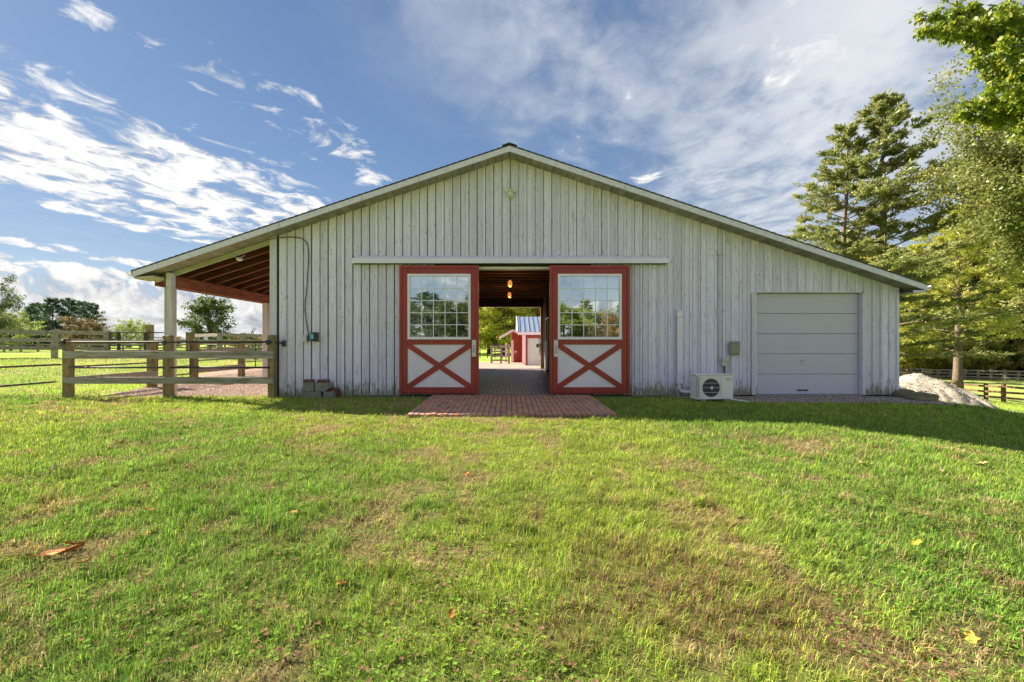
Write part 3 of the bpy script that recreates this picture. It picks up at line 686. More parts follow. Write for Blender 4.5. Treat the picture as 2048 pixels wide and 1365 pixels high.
def build_roof():
    y0, y1 = -.40, LB+.4; XE0, XE1 = -8.02, 8.90
    dk = MB(); dk.prism_y([(XE0,rt(XE0)-.035),(0,RT-.035),(XE1,rt(XE1)-.035),(XE1,rt(XE1)-.075),(0,RT-.075),(XE0,rt(XE0)-.075)], y0+.02, y1)
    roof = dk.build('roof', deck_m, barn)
    sh = MB(); n = 60
    for s, xe in ((-1, XE0-.03), (1, XE1+.03)):
        for k in range(n):
            a = xe*(k/n); b = xe*((k+1)/n)
            # each course butts under the next one up the slope
            sh.add([(a,y0-.03,rt(a)-.022),(b,y0-.03,rt(b)-.010),(b,y1,rt(b)-.010),(a,y1,rt(a)-.022),(a,y0-.03,rt(a)-.034),(b,y0-.03,rt(b)-.034),(b,y1,rt(b)-.034),(a,y1,rt(a)-.034)],
                   [(0,1,2,3),(7,6,5,4),(0,4,5,1),(1,5,6,2),(2,6,7,3),(3,7,4,0)])
    sh.build('shingle_courses', shingle_m, roof, kind='stuff')
    rc = MB(); rc.prism_y([(-.16,RT-.045),(0,RT+.002),(.16,RT-.045),(.16,RT-.036),(.08,RT-.006),(0,RT+.020),(-.08,RT-.006),(-.16,RT-.036)], y0-.04, y1)
    rc.build('ridge_cap', shingle_m, roof)
    for s in (-1, 1):
        xe = XE0 if s < 0 else XE1
        MB().prism_y([(0,RT-.036),(xe,rt(xe)-.036),(xe,rt(xe)-.165),(0,RT-.165)] if s > 0 else [(0,RT-.036),(0,RT-.165),(xe,rt(xe)-.165),(xe,rt(xe)-.036)], -.425, -.402).build('fascia', trim_w, barn)
        # drip edge
        MB().prism_y([(0,RT-.020),(xe,rt(xe)-.020),(xe,rt(xe)-.046),(0,RT-.046)], -.433, -.4262).build('drip_edge', black_m, barn)
        # eave fascia + gutter
        a, b = (xe-.02, xe) if s < 0 else (xe, xe+.02)
        MB().box(a,b,-.40,y1,rt(xe)-.17,rt(xe)-.04).build('eave_fascia', trim_w, barn)
        g = MB(); gx = xe+s*.02
        prof = [(0,0),(.0,-.09),(.06,-.09),(.085,-.05),(.10,0),(.088,0),(.072,-.045),(.055,-.078),(.012,-.078),(.012,0)]
        g.prism_y([(gx+s*p, rt(xe)-.045+q) for p, q in prof], -.43 if s < 0 else -.38, y1)
        g.build('gutter', gutter_m, barn)
        # soffit boards under the rake overhang
        k = 0; sl = .158; x = 0.0
        while abs(x) < abs(xe)-.05:
            xa = x; xb = x+s*sl
            if abs(xb) > abs(xe)-.01: xb = xe-s*.01
            a_, b_ = sorted((xa+s*.005, xb-s*.005)); o1 = random.uniform(-.003,.003)
            MB().prism_y([(a_,rt(a_)-.155+o1),(a_,rt(a_)-.143+o1),(b_,rt(b_)-.143+o1),(b_,rt(b_)-.155+o1)], -.401, -.012 if not (s < 0 and xb < XL) else .03).build('soffit_board', soffit_m, barn)
            x += s*sl
    # lean-to: rake board, rafters, beam, posts
    xa, xb = -7.88, XL-.003
    MB().prism_y([(xa,rt(xa)-.158),(xb,rt(xb)-.158),(xb,rt(xb)-.262),(xa,rt(xa)-.262)], .032, .07).build('rake_board', rake_m, barn)
    y = .45
    while y < LB:
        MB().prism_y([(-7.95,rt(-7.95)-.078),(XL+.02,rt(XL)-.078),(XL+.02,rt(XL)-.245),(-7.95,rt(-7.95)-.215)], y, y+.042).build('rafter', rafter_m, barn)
        MB().prism_y([(-7.95,rt(-7.95)-.216),(XL+.02,rt(XL)-.246),(XL+.02,rt(XL)-.258),(-7.95,rt(-7.95)-.228)], y+.002, y+.040).build('lit_edge_strip', lit_edge_m, [o for o in barn.children if o.name.startswith('rafter')][-1])  # strip added below each rafter to paint its lit lower edge
        bl = random.uniform(.18,.26)
        MB().box(-7.53,-7.49,y+.05,y+.05+bl,2.625,2.76).build('rafter_block', rafter_m, barn)
        y += .53
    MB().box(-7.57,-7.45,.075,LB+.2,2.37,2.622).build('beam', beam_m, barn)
    MB().box(-7.94,-7.90,.08,LB+.2,rt(-7.9)-.33,rt(-7.9)-.22).build('outer_beam', beam_m, barn)
    # left eave return
    MB().prism_y([(XE0+.02,rt(XE0)-.20),(XE0+.02,rt(XE0)-.166),(-7.6,rt(-7.6)-.166-.10),(-7.6,rt(-7.6)-.166-.13)], -.40, .03).build('eave_return', rake_m, barn)
    # right eave return box
    MB().prism_y([(XR+.003,rt(XE1)-.15),(XE1-.02,rt(XE1)-.15),(XE1-.02,rt(XE1)-.205),(XR+.003,rt(XE1)-.205)], -.399, -.372).build('eave_return', trim_w, barn)
    MB().box(XR+.003,XE1-.02,-.371,LB,rt(XE1)-.20,rt(XE1)-.185).build('eave_soffit', soffit_m, barn)
    MB().tube([(XR+.06,.2,rt(XE1)-.27),(XR+.06,-.02,rt(XE1)-.27)], .035, 10).build('downpipe_elbow', black_m, barn)
    postp = M('white post paint', (.62,.57,.57), (.48,.43,.41), 3, (4,4,.6), bump=.2)
    for yy in (.0, 3.95, 7.9, LB):
        MB().cbox(-7.60,-7.445,yy-.07+.0,yy+.085,-.25,2.37 if yy else 2.36, .006).build('lean_post', postp, barn)
        if yy == 0:
            MB().box(-7.60,-7.578,-.086,-.0712,-.2,2.36).build('post_trim', postp, barn)
            MB().cbox(-7.61,-7.573,-.08,.074,2.362,2.70,.004).build('post_cap', beam_m, barn); MB().cbox(-7.571,-7.46,-.075,.07,2.362,2.68,.004).build('post_cap', trim_w, barn)
build_roof()

def build_track():
    MB().box(TBX0+.01,TBX1-.01,-.045,-.0066,2.985,3.055).build('track_board', siding, barn)
    c = MB(); c.prism_y([(TBX0,2.872),(TBX1,2.872),(TBX1,2.984),(TBX0,2.984)], -.165, -.150)
    c.box(TBX0,TBX1,-.150,-.0066,2.972,2.984); c.box(TBX0,TBX0+.012,-.150,-.0066,2.874,2.970); c.box(TBX1-.012,TBX1,-.150,-.0066,2.874,2.970)
    c.build('track_cover', cover_m, barn)
    MB().box(TBX0+.02,TBX1-.02,-.10,-.06,2.90,2.94).build('door_track', steel_m, barn)
build_track()

def build_door(px0, px1, handle_right, label):
    yf, yb = -.135, -.075
    d = yf
    x0, x1 = wx(px0, d), wx(px1, d); z0, z1 = wz(787.5, d), wz(531, d)
    fr = MB()                                     # outer channel frame
    t = .058
    fr.box(x0,x1,yf,yb,z1-t,z1); fr.box(x0,x0+t,yf,yb,z0,z1-t); fr.box(x1-t,x1,yf,yb,z0,z1-t); fr.box(x0+t,x1-t,yf,yb,z0,z0+.012)
    door = fr.build('sliding_door', red_m, barn, label=label)
    S_ = (x1-x0)/(px1-px0)
    yi = yf+.014
    # stiles and rails
    ix0, ix1 = x0+t+.003, x1-t-.003; sw = .115
    zt, zb = z1-t-.003, z0+.014
    wz0 = wz(679, d)
    def part(nm, m, *a, c=.003): return MB().cbox(*a, c).build(nm, m, door)
    part('stile', red_m, ix0, ix0+sw, yi, yb, zb, zt); part('stile', red_m, ix1-sw, ix1, yi, yb, zb, zt)
    gx0, gx1 = ix0+sw+.002, ix1-sw-.002
    wt = zt-.125
    part('rail', red_m, gx0, gx1, yi, yb, wt+.002, zt); part('rail', red_m, gx0, gx1, yi, yb, wz0-.115, wz0-.002); part('rail', red_m, gx0, gx1, yi, yb, zb, zb+.12)
    # window
    fw = .052
    f = MB(); f.box(gx0,gx1,yi-.012,yb+.01,wt-fw,wt); f.box(gx0,gx1,yi-.012,yb+.01,wz0,wz0+fw); f.box(gx0,gx0+fw,yi-.012,yb+.01,wz0+fw,wt-fw); f.box(gx1-fw,gx1,yi-.012,yb+.01,wz0+fw,wt-fw)
    f.box(gx0-.006,gx1+.006,yi-.022,yi-.0125,wz0-.004,wz0+.016)
    f.build('window_frame', vinyl_m, door)
    a, b, c_, e_ = gx0+fw, gx1-fw, wz0+fw, wt-fw
    pw, ph = (b-a)/5, (e_-c_)/5; ym = (yi+yb)/2
    pm = bpy.data.meshes.new('pane'); q = MB().box(-pw/2+.002,pw/2-.002,-.002,.002,-ph/2+.002,ph/2-.002); pm.from_pydata(q.v, [], q.f); pm.materials.append(glass_m)
    for i in range(5):
        for j in range(5):
            o = link('pane', pm, door); o.location = (a+(i+.5)*pw, ym+.003, c_+(j+.5)*ph)
    for i in range(1,5):
        MB().box(a+i*pw-.008,a+i*pw+.008,ym-.011,ym+.007,c_,e_).build('muntin', vinyl_m, door)
        MB().box(a,b,ym-.0105,ym+.0065,c_+i*ph-.008,c_+i*ph+.008).build('muntin', vinyl_m, door)
    # lower panel with the X brace
    pz0, pz1 = zb+.122, wz0-.117
    MB().box(gx0,gx1,yi+.018,yb,pz0,pz1).build('panel', whitep_m, door)
    bw = .118
    def brace(xa, za, xb, zb_, y0, y1, piece=None):
        dv = Vector((xb-xa, 0, zb_-za)); L_ = dv.length; dv.normalize(); nrm = Vector((-dv.z, 0, dv.x))
        # clip the oblique strip to the panel rectangle
        pts = [Vector((xa,0,za))-dv*.2+nrm*bw/2, Vector((xb,0,zb_))+dv*.2+nrm*bw/2, Vector((xb,0,zb_))+dv*.2-nrm*bw/2, Vector((xa,0,za))-dv*.2-nrm*bw/2]
        poly = [(p.x, p.z) for p in pts]
        for ax, lim, sg in ((0,gx0,1),(0,gx1,-1),(1,pz0,1),(1,pz1,-1)):
            out = []
            for i in range(len(poly)):
                p, q_ = poly[i], poly[(i+1)%len(poly)]; ip = sg*(p[ax]-lim) >= 0; iq = sg*(q_[ax]-lim) >= 0
                if ip: out.append(p)
                if ip != iq:
                    t_ = (lim-p[ax])/(q_[ax]-p[ax]); out.append((p[0]+t_*(q_[0]-p[0]), p[1]+t_*(q_[1]-p[1])))
            poly = out
        MB().prism_y(poly, y0, y1).build('brace', red_m, door)
    brace(gx0, pz0, gx1, pz1, yi+.003, yi+.0179); brace(gx0, pz1, gx1, pz0, yi+.005, yi+.0178)
    # bolt heads
    bh = MB()
    for zz in np.linspace(zb+.1, zt-.1, 8):
        for xx in (ix0+.03, ix1-.03): bh.lathe([(.007,0),(.007,.003),(.003,.006)], (xx, yi, zz), 8, 'y')
    for xx in np.linspace(gx0+.2, gx1-.2, 4): bh.lathe([(.007,0),(.007,.003),(.003,.006)], (xx, yi, zt-.05), 8, 'y'); bh.lathe([(.007,0),(.007,.003),(.003,.006)], (xx, yi, wz0-.06), 8, 'y')
    bh.build('bolt_heads', steel_m, door, kind='stuff')
    # handle plate
    hx = (wx(948, d) if handle_right else wx(1112, d))
    h0, h1 = wz(714, d), wz(680.5, d)
    MB().cbox(hx-.045,hx+.045,yi-.014,yi-.0005,h0,h1,.006).build('handle_plate', cream_m, door)
    zc = (h0+h1)/2-.01
    MB().tube([(hx,yi-.014,zc+.08),(hx,yi-.05,zc+.065),(hx,yi-.058,zc),(hx,yi-.05,zc-.065),(hx,yi-.014,zc-.08)], .009, 8).build('handle', steel_m, door, smooth=True)
    return door
build_door(798.5, 957.5, True, 'left red sliding door with gridded window and white cross panel')
build_door(1099.5, 1260, False, 'right red sliding door with gridded window and white cross panel')

def build_garage():
    n = 5; z0, z1 = -.018, GZT; hh = (z1-z0)/n
    gd = None
    for k in range(n):
        a, b = z0+k*hh, z0+(k+1)*hh-.006
        m = MB(); m.cbox(GX0+.004,GX1-.004,.085,.115,a,b,.008)
        if gd is None: gd = m.build('garage_door', garage_m, barn, label='pale five section overhead garage door')
        else: m.build('door_section', garage_m, gd)
    MB().box(GX0,GX1,.1155,.125,z0,z1).build('door_backing', dark_m, gd)
    x, z = W(1609.5, 781.5, .0)
    h = MB(); h.box(x-.09,x+.09,.071,.0848,z-.014,z+.014); h.lathe([(.024,0),(.024,.012)], (x-.09,.083,z), 4, 'y'); h.lathe([(.024,0),(.024,.012)], (x+.09,.083,z), 4, 'y')
    h.lathe([(.012,0),(.012,.016)], (x-.12,.083,z), 3, 'y'); h.lathe([(.012,0),(.012,.016)], (x+.12,.083,z), 3, 'y'); h.build('lift_handle', black_m, gd)
    x, z = W(1610, 720.5, .0)
    l = MB(); l.lathe([(.022,0),(.020,.012),(.008,.014),(.008,.045)], (x,.0848,z), 12, 'y'); l.beam((x-.05,.043,z+.003),(x+.05,.037,z-.006), .012, .018); l.build('lock_handle', steel_m, gd)
    x, z = W(1609.5, 728.5, .0)
    MB().lathe([(.016,0),(.014,.01),(.006,.011)], (x,.0848,z), 12, 'y').build('key_lock', steel_m, gd)
build_garage()

# ------------------------------------------------------------------ things on the gable wall
def build_wall_things():
    # animal head ornament (pig)
    x, z = W(1020.5, 386, -.1); t = thing('pig_head', 'cream cast pig head ornament high on the gable', 'ornament', (x,-.03,z))
    bm = bmesh.new(); bmesh.ops.create_uvsphere(bm, u_segments=18, v_segments=12, radius=1)
    for v in bm.verts:
        X, Y, Z = v.co; taper = 1-.22*max(0,-Z)+.10*max(0,Z)
        v.co = (X*.062*(1.0 if Z < 0 else 1.05)*taper, -abs(Y)*.05-.01-.10*max(0,-Z+.15) if Y < 0 else .0, Z*.105)
    me = bpy.data.meshes.new('head'); bm.to_mesh(me); bm.free(); me.materials.append(pigm); me.polygons.foreach_set('use_smooth', [True]*len(me.polygons)); link('head', me, t)
    s = MB().lathe([(.050,0),(.060,.045),(.058,.075),(.048,.085)], (0,-.06,-.058), 18, 'y'); sn = s.build('snout', pigm, t, smooth=False)
    for sx in (-.02,.02): MB().lathe([(.010,0),(.008,.004)], (sx,-.1455,-.052), 8, 'y').build('nostril', dark_m, sn)
    MB().tube([(-.035,-.145,-.085),(0,-.150,-.098),(.035,-.145,-.085)], .005, 6).build('mouth', dark_m, sn)
    for sx in (-1, 1):
        MB().lathe([(.008,0),(.006,.006)], (sx*.034,-.075,.03), 8, 'y').build('eye', dark_m, t)
        e = MB(); ex, ez = sx*.098, .068
        pts = []; e.lathe([(.030,-.012),(.042,.0),(.042,.012),(.034,.016),(.028,.004)], (ex,-.035,ez), 14, 'y')
        e.tube([(sx*.04,-.02,.035),(sx*.075,-.03,.055)], [.022,.018], 8); e.build('ear', pigm, t, smooth=True)
    # mini split line cover
    t = thing('line_cover', 'tall white plastic line cover on the wall left of the air conditioner', 'pipe cover', (wx(1357),-.03,0))
    z0, z1 = wz(768), wz(622)
    MB().cbox(-.062,.062,-.075,0,z0,z1-.16,.012).build('channel', cover_m, t); MB().cbox(-.066,.066,-.082,0,z1-.158,z1-.02,.014).build('elbow_cap', vinyl_m, t)
    MB().cbox(-.05,.05,-.05,0,z1-.018,z1+.0,.01).build('top_flange', vinyl_m, t)
    for k, rr in enumerate((.024,.015)):
        MB().tube([(-.02+k*.035,-.04,z0+.02),(-.02+k*.035,-.05,z0-.08-.02*k),(.01+k*.03,-.06,z0-.16+.03*k),(.12,-.09,z0-.175+.03*k),(.30,-.16,z0-.165+.03*k)], rr, 8).build('refrigerant_line', cover_m, t, smooth=True)
    # air conditioner
    ax, ay = wx(1425, -.75), -.95
    gzv = gz1(ax, ay)
    t = thing('air_conditioner', 'ivory outdoor air conditioner unit on the stone strip beside the wall', 'air conditioner', (ax, ay+.25, gzv), rz=R(6))
    w, h, d = .80, .50, .27; b = .05
    MB().cbox(-w/2,w/2,-d/2,d/2,b,b+h,.016).build('casing', ac_m, t)
    MB().cbox(-w/2-.012,w/2+.012,-d/2-.012,d/2+.012,b+h+.001,b+h+.018,.006).build('lid', ac_m, t)
    fx, fz = -.085, b+h*.49
    MB().lathe([(.185,0),(.185,.006)], (fx,-d/2-.001,fz), 36, 'y').build('fan_opening', grille_m, t)
    fr = MB()
    for (x0,x1,z0,z1) in ((-.30,.135,fz+.218,fz+.228),(-.30,.135,fz-.228,fz-.218),(-.30,-.292,fz-.218,fz+.218),(.127,.135,fz-.218,fz+.218)): fr.box(x0,x1,-d/2-.012,-d/2-.0005,z0,z1)
    fr.build('grille_frame', ac_m, t)
    gr = MB()
    for k in range(5):
        r = .035+.035*k; gr.tube([(fx+r*math.cos(a), -d/2-.017, fz+r*math.sin(a)) for a in np.linspace(0,2*math.pi,33)], .0016, 4)
    for a in np.linspace(0, math.pi, 10)[:-1]: gr.tube([(fx-.19*math.cos(a+.3),-d/2-.02,fz-.19*math.sin(a+.3)),(fx+.19*math.cos(a+.3),-d/2-.02,fz+.19*math.sin(a+.3))], .0016, 4)
    gr.build('fan_grille', M('grille wire', (.16,.15,.18)), t)
    for k in (-1,0,1): MB().box(fx-math.sqrt(.19**2-(.095*k)**2),fx+math.sqrt(.19**2-(.095*k)**2),-d/2-.026,-d/2-.021,fz+.095*k-.003,fz+.095*k+.003).build('grille_bar', ac_m, t)
    MB().lathe([(.03,0),(.03,.004)], (fx,-d/2-.0275,fz), 16, 'y').build('fan_hub', ac_m, t)
    for k in range(30):
        zz = b+.04+k*.0148
        for xx in (-.388,-.352): MB().box(xx-.013,xx+.013,-d/2-.0025,-d/2-.0004,zz,zz+.0075).build('louvre_slot', grille_m, t)
    for s in (-.25,.25): MB().box(s-.06,s+.06,-d/2-.02,d/2+.02,-.02,b-.001).build('foot', steel_m, t)
    # emblem: three red rhombi, and print
    em = MB(); ex, ez, r = .235, b+h-.088, .020
    for a in (90, 210, 330):
        u = Vector((math.cos(R(a)), math.sin(R(a)))); v = Vector((-u.y, u.x))
        p = [Vector((0,0)), u*r*.5+v*r*.29, u*r, u*r*.5-v*r*.29]
        em.prism_y([(ex+q.x*1.15, ez+q.y*1.15) for q in p], -d/2-.003, -d/2-.0005)
    em.build('emblem', redmark_m, t)
    for txt, dz, sz in (('MITSUBISHI', .004, .022), ('ELECTRIC', -.014, .015)):
        cu = bpy.data.curves.new('print', 'FONT'); cu.body = txt; cu.size = sz; cu.extrude = .0008
        to = bpy.data.objects.new('print', cu); COL.objects.link(to); bpy.context.view_layer.update()
        me = bpy.data.meshes.new_from_object(to.evaluated_get(bpy.context.evaluated_depsgraph_get())); bpy.data.objects.remove(to)
        me.materials.clear(); me.materials.append(ink_m); o = link('lettering', me, t); o.rotation_euler = (R(90),0,0); o.location = (ex+.024,-d/2-.0015,ez+dz-.006)
    # drain pipe lying by it
    m = MB().tube([(ax+.36,-.80,gz1(ax+.4,-.8)+.05),(ax+.62,-1.0,gz1(ax+.6,-1.0)+.03)], .014, 8).build('drain_pipe', vinyl_m); tag(m, 'short white drain pipe lying on the stones right of the air conditioner', 'pipe')
    # long conduit with box
    t = thing('conduit', 'slim painted conduit running down the wall to the disconnect box', 'conduit', (wx(1435.5),-.032,0))
    MB().tube([(0,-.012,wz(512)),(0,-.012,wz(724))], .011, 8).build('pipe', conduit_m, t, smooth=True)
    MB().cbox(-.03,.03,-.05,0,wz(511),wz(501),.008).build('junction_box', conduit_m, t)
    for py in (525, 703): MB().box(-.03,.03,-.028,0,wz(py)-.008,wz(py)+.008).build('strap', conduit_m, t)
    x = wx(1446); t = thing('disconnect_box', 'small grey electrical disconnect box above the air conditioner', 'electrical box', (x,-.03,0))
    MB().cbox(-.055,.055,-.075,0,wz(732.5),wz(716),.01).build('box', conduit_m, t); MB().cbox(-.060,.060,-.088,-.0752,wz(724),wz(717),.006).build('lid', steel_m, t)
    MB().tube([(-.115,-.03,wz(728)),(-.05,-.03,wz(728))], .014, 8).build('elbow', conduit_m, t)
    MB().tube([(-.005,-.04,wz(732)),(-.005,-.04,wz(742)),(.0,-.06,wz(752)),(.02,-.14,wz(762))], .017, 8).build('whip', black_m, t, smooth=True)
    x = wx(1465.5); t = thing('sensor_box', 'rounded tan utility box on the wall left of the garage door', 'utility box', (x,-.03,0))
    z0, z1 = wz(710.5), wz(683); MB().cbox(-.115,.115,-.10,0,z0,z1,.035).build('case', tan_m, t, smooth=False); MB().tube([(-.085,-.02,z0),(-.085,-.02,wz(752))], .010, 8).build('cable', conduit_m, t)
    # cable from the lean-to, outlet box and fence charger on the left
    pts = [(541,480.5),(560,477),(580,475.5),(600,477),(610,481),(617,492),(619,520),(617,550),(615,585),(612,610),(614,640),(618,665),(619,672)]
    P = [(wx(a),-.045,wz(b)) for a, b in pts]
    # smooth the polyline
    def cr(P, n=5):
        P = [Vector(p) for p in P]; out = []
        for i in range(len(P)-1):
            p0, p1, p2, p3 = P[max(i-1,0)], P[i], P[i+1], P[min(i+2,len(P)-1)]
            for k in range(n):
                t = k/n; out.append(.5*((2*p1)+(-p0+p2)*t+(2*p0-5*p1+4*p2-p3)*t*t+(-p0+3*p1-3*p2+p3)*t**3))
        return out+[P[-1]]
    m = MB().tube(cr(P), .013, 7).build('wall_cable', cable_m, smooth=True); tag(m, 'grey cable looping down the left siding to the outlet box', 'cable')
    x = wx(614); t = thing('outlet_box', 'pale weatherproof outlet box at the end of the grey cable', 'outlet box', (x,-.03,0))
    MB().cbox(-.05,.035,-.085,0,wz(684.5),wz(671),.012).build('cover', conduit_m, t); MB().cbox(.037,.066,-.06,0,wz(684),wz(671),.01).build('back_box', cable_m, t)
    x = wx(632); t = thing('fence_charger', 'black electric fence charger with cyan label on the wall', 'fence charger', (x,-.03,0))
    MB().box(-.04,.09,-.012,0,wz(684),wz(665)).build('mount_board', fence_w, t)
    MB().cbox(-.075,.060,-.115,-.0125,wz(682.5),wz(665.5),.022).build('case', black_m, t)
    MB().cbox(-.055,.005,-.119,-.1152,wz(678.5),wz(669),.012).build('label_sticker', blue_m, t)
    MB().tube([(-.09,-.05,wz(672)),(-.075,-.06,wz(670))], .004, 6).build('lead', black_m, t)
    # lean-to light
    y = .24; x, z = W(479, 519, y); t = thing('lean_to_lamp', 'small white lamp fixture hanging under the lean-to rafters', 'lamp', (x,y,z))
    MB().lathe([(.012,.04),(.06,.03),(.075,0),(.05,-.03),(.015,-.04)][::-1], (0,0,0), 14).build('shade', vinyl_m, t, smooth=True)
    MB().tube([(-.22,.0,.10),(-.12,0,.05),(0,0,.035)], .006, 6).build('wire', vinyl_m, t); MB().tube([(0,0,.03),(.12,0,.09)], .008, 6).build('bracket', vinyl_m, t)
    # aisle bulbs
    for k, (yy, py) in enumerate(((2.9, 567), (5.9, 590))):
        x, z = W(1020-k, py, yy)
        t = thing('pendant_bulb', ('larger nearer' if k == 0 else 'smaller farther')+' amber bulb glowing under the aisle ceiling', 'light bulb', (x,yy,z), 'amber bulbs along the aisle')
        MB().lathe([(.012,-.10),(.045,-.085),(.062,-.03),(.060,.03),(.03,.085),(.022,.10)], (0,0,0), 14).build('bulb', bulb_m, t, smooth=True)
        MB().lathe([(.028,.09),(.034,.10),(.034,.16),(.012,.17)], (0,0,0), 12).build('socket', black_m, t); MB().tube([(0,0,.17),(0,0,3.2-z)], .006, 6).build('cord', black_m, t)
        for a in range(4):
            MB().tube([(.03*math.cos(a*1.57),.03*math.sin(a*1.57),.10),(.068*math.cos(a*1.57),.068*math.sin(a*1.57),.02),(.06*math.cos(a*1.57),.06*math.sin(a*1.57),-.06),(.01*math.cos(a*1.57),.01*math.sin(a*1.57),-.11)], .003, 4).build('cage_wire', steel_m, t)
        ld = bpy.data.lights.new('bulb_light', 'POINT'); ld.energy = 4; ld.color = (1,.55,.22); ld.shadow_soft_size = .06
        lo = bpy.data.objects.new('bulb_light', ld); COL.objects.link(lo); lo.location = (x, yy, z-.14)
    # ropes hanging at the rear jamb
    t = thing('lead_rope', 'tan lead ropes hanging in a bundle at the rear doorway', 'rope', (1.40,LB-.3,1.5))
    for k in range(7):
        a = random.uniform(-.05,.05); pts = [(a+random.uniform(-.03,.03), k*.02-.06, zz) for zz in np.linspace(0,-1.35+random.uniform(0,.5),9)]
        MB().tube(pts, .011, 6).build('rope', M('rope fibre', (.30,.23,.15), (.16,.11,.07), 30) if k == 0 else bpy.data.materials['rope fibre'], t)
build_wall_things()

# ------------------------------------------------------------------ blocks and loose bricks at the wall
def build_blocks():
    y0, y1 = -.28, -.085
    def blk(px0, px1, py0, py1, name, m, lab, cat, grp, yy=(-.30,-.06), chip=None):
        x0, z1 = W(px0, py0, yy[0]); x1, z0 = W(px1, py1, yy[0])
        cx = (x0+x1)/2; mb = MB(); out = [(x0-cx,0),(x1-cx,0),(x1-cx,z1-z0),(x0-cx,z1-z0)]
        if chip: out = [(x0-cx,0),(x1-cx-chip*.9,0),(x1-cx,(z1-z0)*.42),(x1-cx-chip*.55,z1-z0),(x0-cx,z1-z0)]
        mb.prism_y(out, yy[0], yy[1]); o = mb.build(name, m); o.location = (cx, 0, z0)
        bv = o.modifiers.new('edge', 'BEVEL'); bv.width = .006; bv.segments = 1; tag(o, lab, cat, grp)
    C = 'concrete blocks stacked against the siding'; B = 'old bricks on the block stack'
    blk(605, 641.5, 784, 799, 'concrete_block', conc_m, 'long grey concrete block, bottom left of the small stack', 'block', C)
    blk(646, 668, 784, 799.5, 'concrete_block', conc_m, 'square end concrete block, bottom right of the small stack', 'block', C)
    blk(606, 627, 766, 783.6, 'concrete_block', conc_m, 'concrete block, upper left of the small stack under a red brick', 'block', C)
    blk(629.5, 659, 766, 783.6, 'concrete_block', conc_m, 'chipped concrete block with broken right corner, upper row', 'block', C, chip=.11)
    blk(607.5, 625, 759.6, 765.7, 'loose_brick', brickpile_m, 'clean red brick lying on the upper left block', 'brick', B, (-.28,-.16))
    blk(634, 656, 760.2, 765.7, 'loose_brick', brickpile_m, 'dark worn brick lying on the chipped block', 'brick', B, (-.26,-.14))
    blk(659, 673, 776.5, 783.6, 'loose_brick', brickpile_m, 'dark brick lying on the bottom right block', 'brick', B, (-.20,-.08))
    blk(669.5, 675, 779.5, 799, 'loose_brick', brickpile_m, 'red brick standing on end right of the block stack', 'brick', B, (-.22,-.08))
    # rocks at the right corner
    for k, (px, py, Y, sx, sy, sz, lab) in enumerate(((1812,802,-.1,.24,.22,.14,'mossy dark rock against the right barn corner'), (1842,808,-.5,.34,.25,.12,'brown flat rock between the barn corner and the sand pile'))):
        x = wx(px, Y); z = gz1(x, Y)
        bm = bmesh.new(); bmesh.ops.create_icosphere(bm, subdivisions=3, radius=1)
        for v in bm.verts:
            n_ = 1+.35*(vnoise(np.array([v.co.x*1.9+9*k]), np.array([v.co.y*1.9+v.co.z*1.7]))[0]-.5)+.15*(vnoise(np.array([v.co.x*5]), np.array([v.co.y*5+v.co.z*4]))[0]-.5)
            v.co = Vector((v.co.x*sx, v.co.y*sy, v.co.z*sz))*n_
        me = bpy.data.meshes.new('rock'); bm.to_mesh(me); bm.free(); me.materials.append(rock_m); o = link('rock', me); o.location = (x, Y, z+.04); tag(o, lab, 'rock', 'rocks by the barn corner')
build_blocks()

# ------------------------------------------------------------------ sand pile
def build_pile():
    cx, cy = wx(1848, 5.0), 5.0
    n = 90; xs = np.linspace(-2.9, 2.9, n); ys = np.linspace(-2.2, 2.2, 70); X, Y = np.meshgrid(xs, ys)
    r = np.hypot(X/np.where(X > 0, 2.35, 2.2), Y/1.6); ang = np.arctan2(Y, X)
    h = 1.02*np.clip(1-r, 0, None)**.92
    h = np.minimum(h, .92-.06*np.abs(X))
    k = sst(h, 0, .25)
    rid = (fbm(X*1.0+Y*.35, Y*.5, 1.6, 4, 81)-.5)*.45+(fbm(X, Y, 5, 4, 82)-.5)*.16
    sl = -.30*np.exp(-((X-.35-.35*(-Y))/.22)**2)*sst(-Y, .15, .7)*(1-sst(-Y, 1.1, 1.6))     # slide scar
    Z = h+(rid+sl)*k-.05*(1-k)
    wx_ = X+cx; wy_ = Y+cy; G = gz(wx_.ravel(), wy_.ravel()).reshape(X.shape)
    V = np.stack([X, Y, Z+G-gz1(cx, cy)], -1).reshape(-1, 3); i = np.arange(X.size).reshape(X.shape)
    idx = np.stack([i[:-1,:-1], i[:-1,1:], i[1:,1:], i[1:,:-1]], -1).reshape(-1)
    pk = rng.choice(np.where(k.ravel() > .3)[0], 9000); sx = X.ravel()[pk]+rng.normal(0,.03,9000); sy = Y.ravel()[pk]+rng.normal(0,.03,9000)
    build_stones('loose_screenings', sx+cx, sy+cy, .008+.022*rng.random(9000)**5, np.array([[.38,.345,.285],[.32,.29,.24],[.24,.215,.175]]), 'loose grains and small stones on the slopes of the sand pile', 'stones', z=V[pk, 2]+gz1(cx, cy)-.03)
    me = np_mesh('sand_pile', V, 4, idx, sand_m, True); o = link('sand_pile', me); me.materials[0] = sand_m; o.location = (cx, cy, gz1(cx, cy)-.03); tag(o, 'pale heap of stone screenings beyond the right barn corner', 'sand pile')
build_pile()
n = 6000; a_ = rng.random(n)*6.283; rr_ = 1.50+rng.normal(0, .20, n)+rng.random(n)**3*.8
x = wx(1848, 5.0)+np.cos(a_)*rr_*1.4; y = 5.0+np.sin(a_)*rr_*1.0; ok = x > 9.5
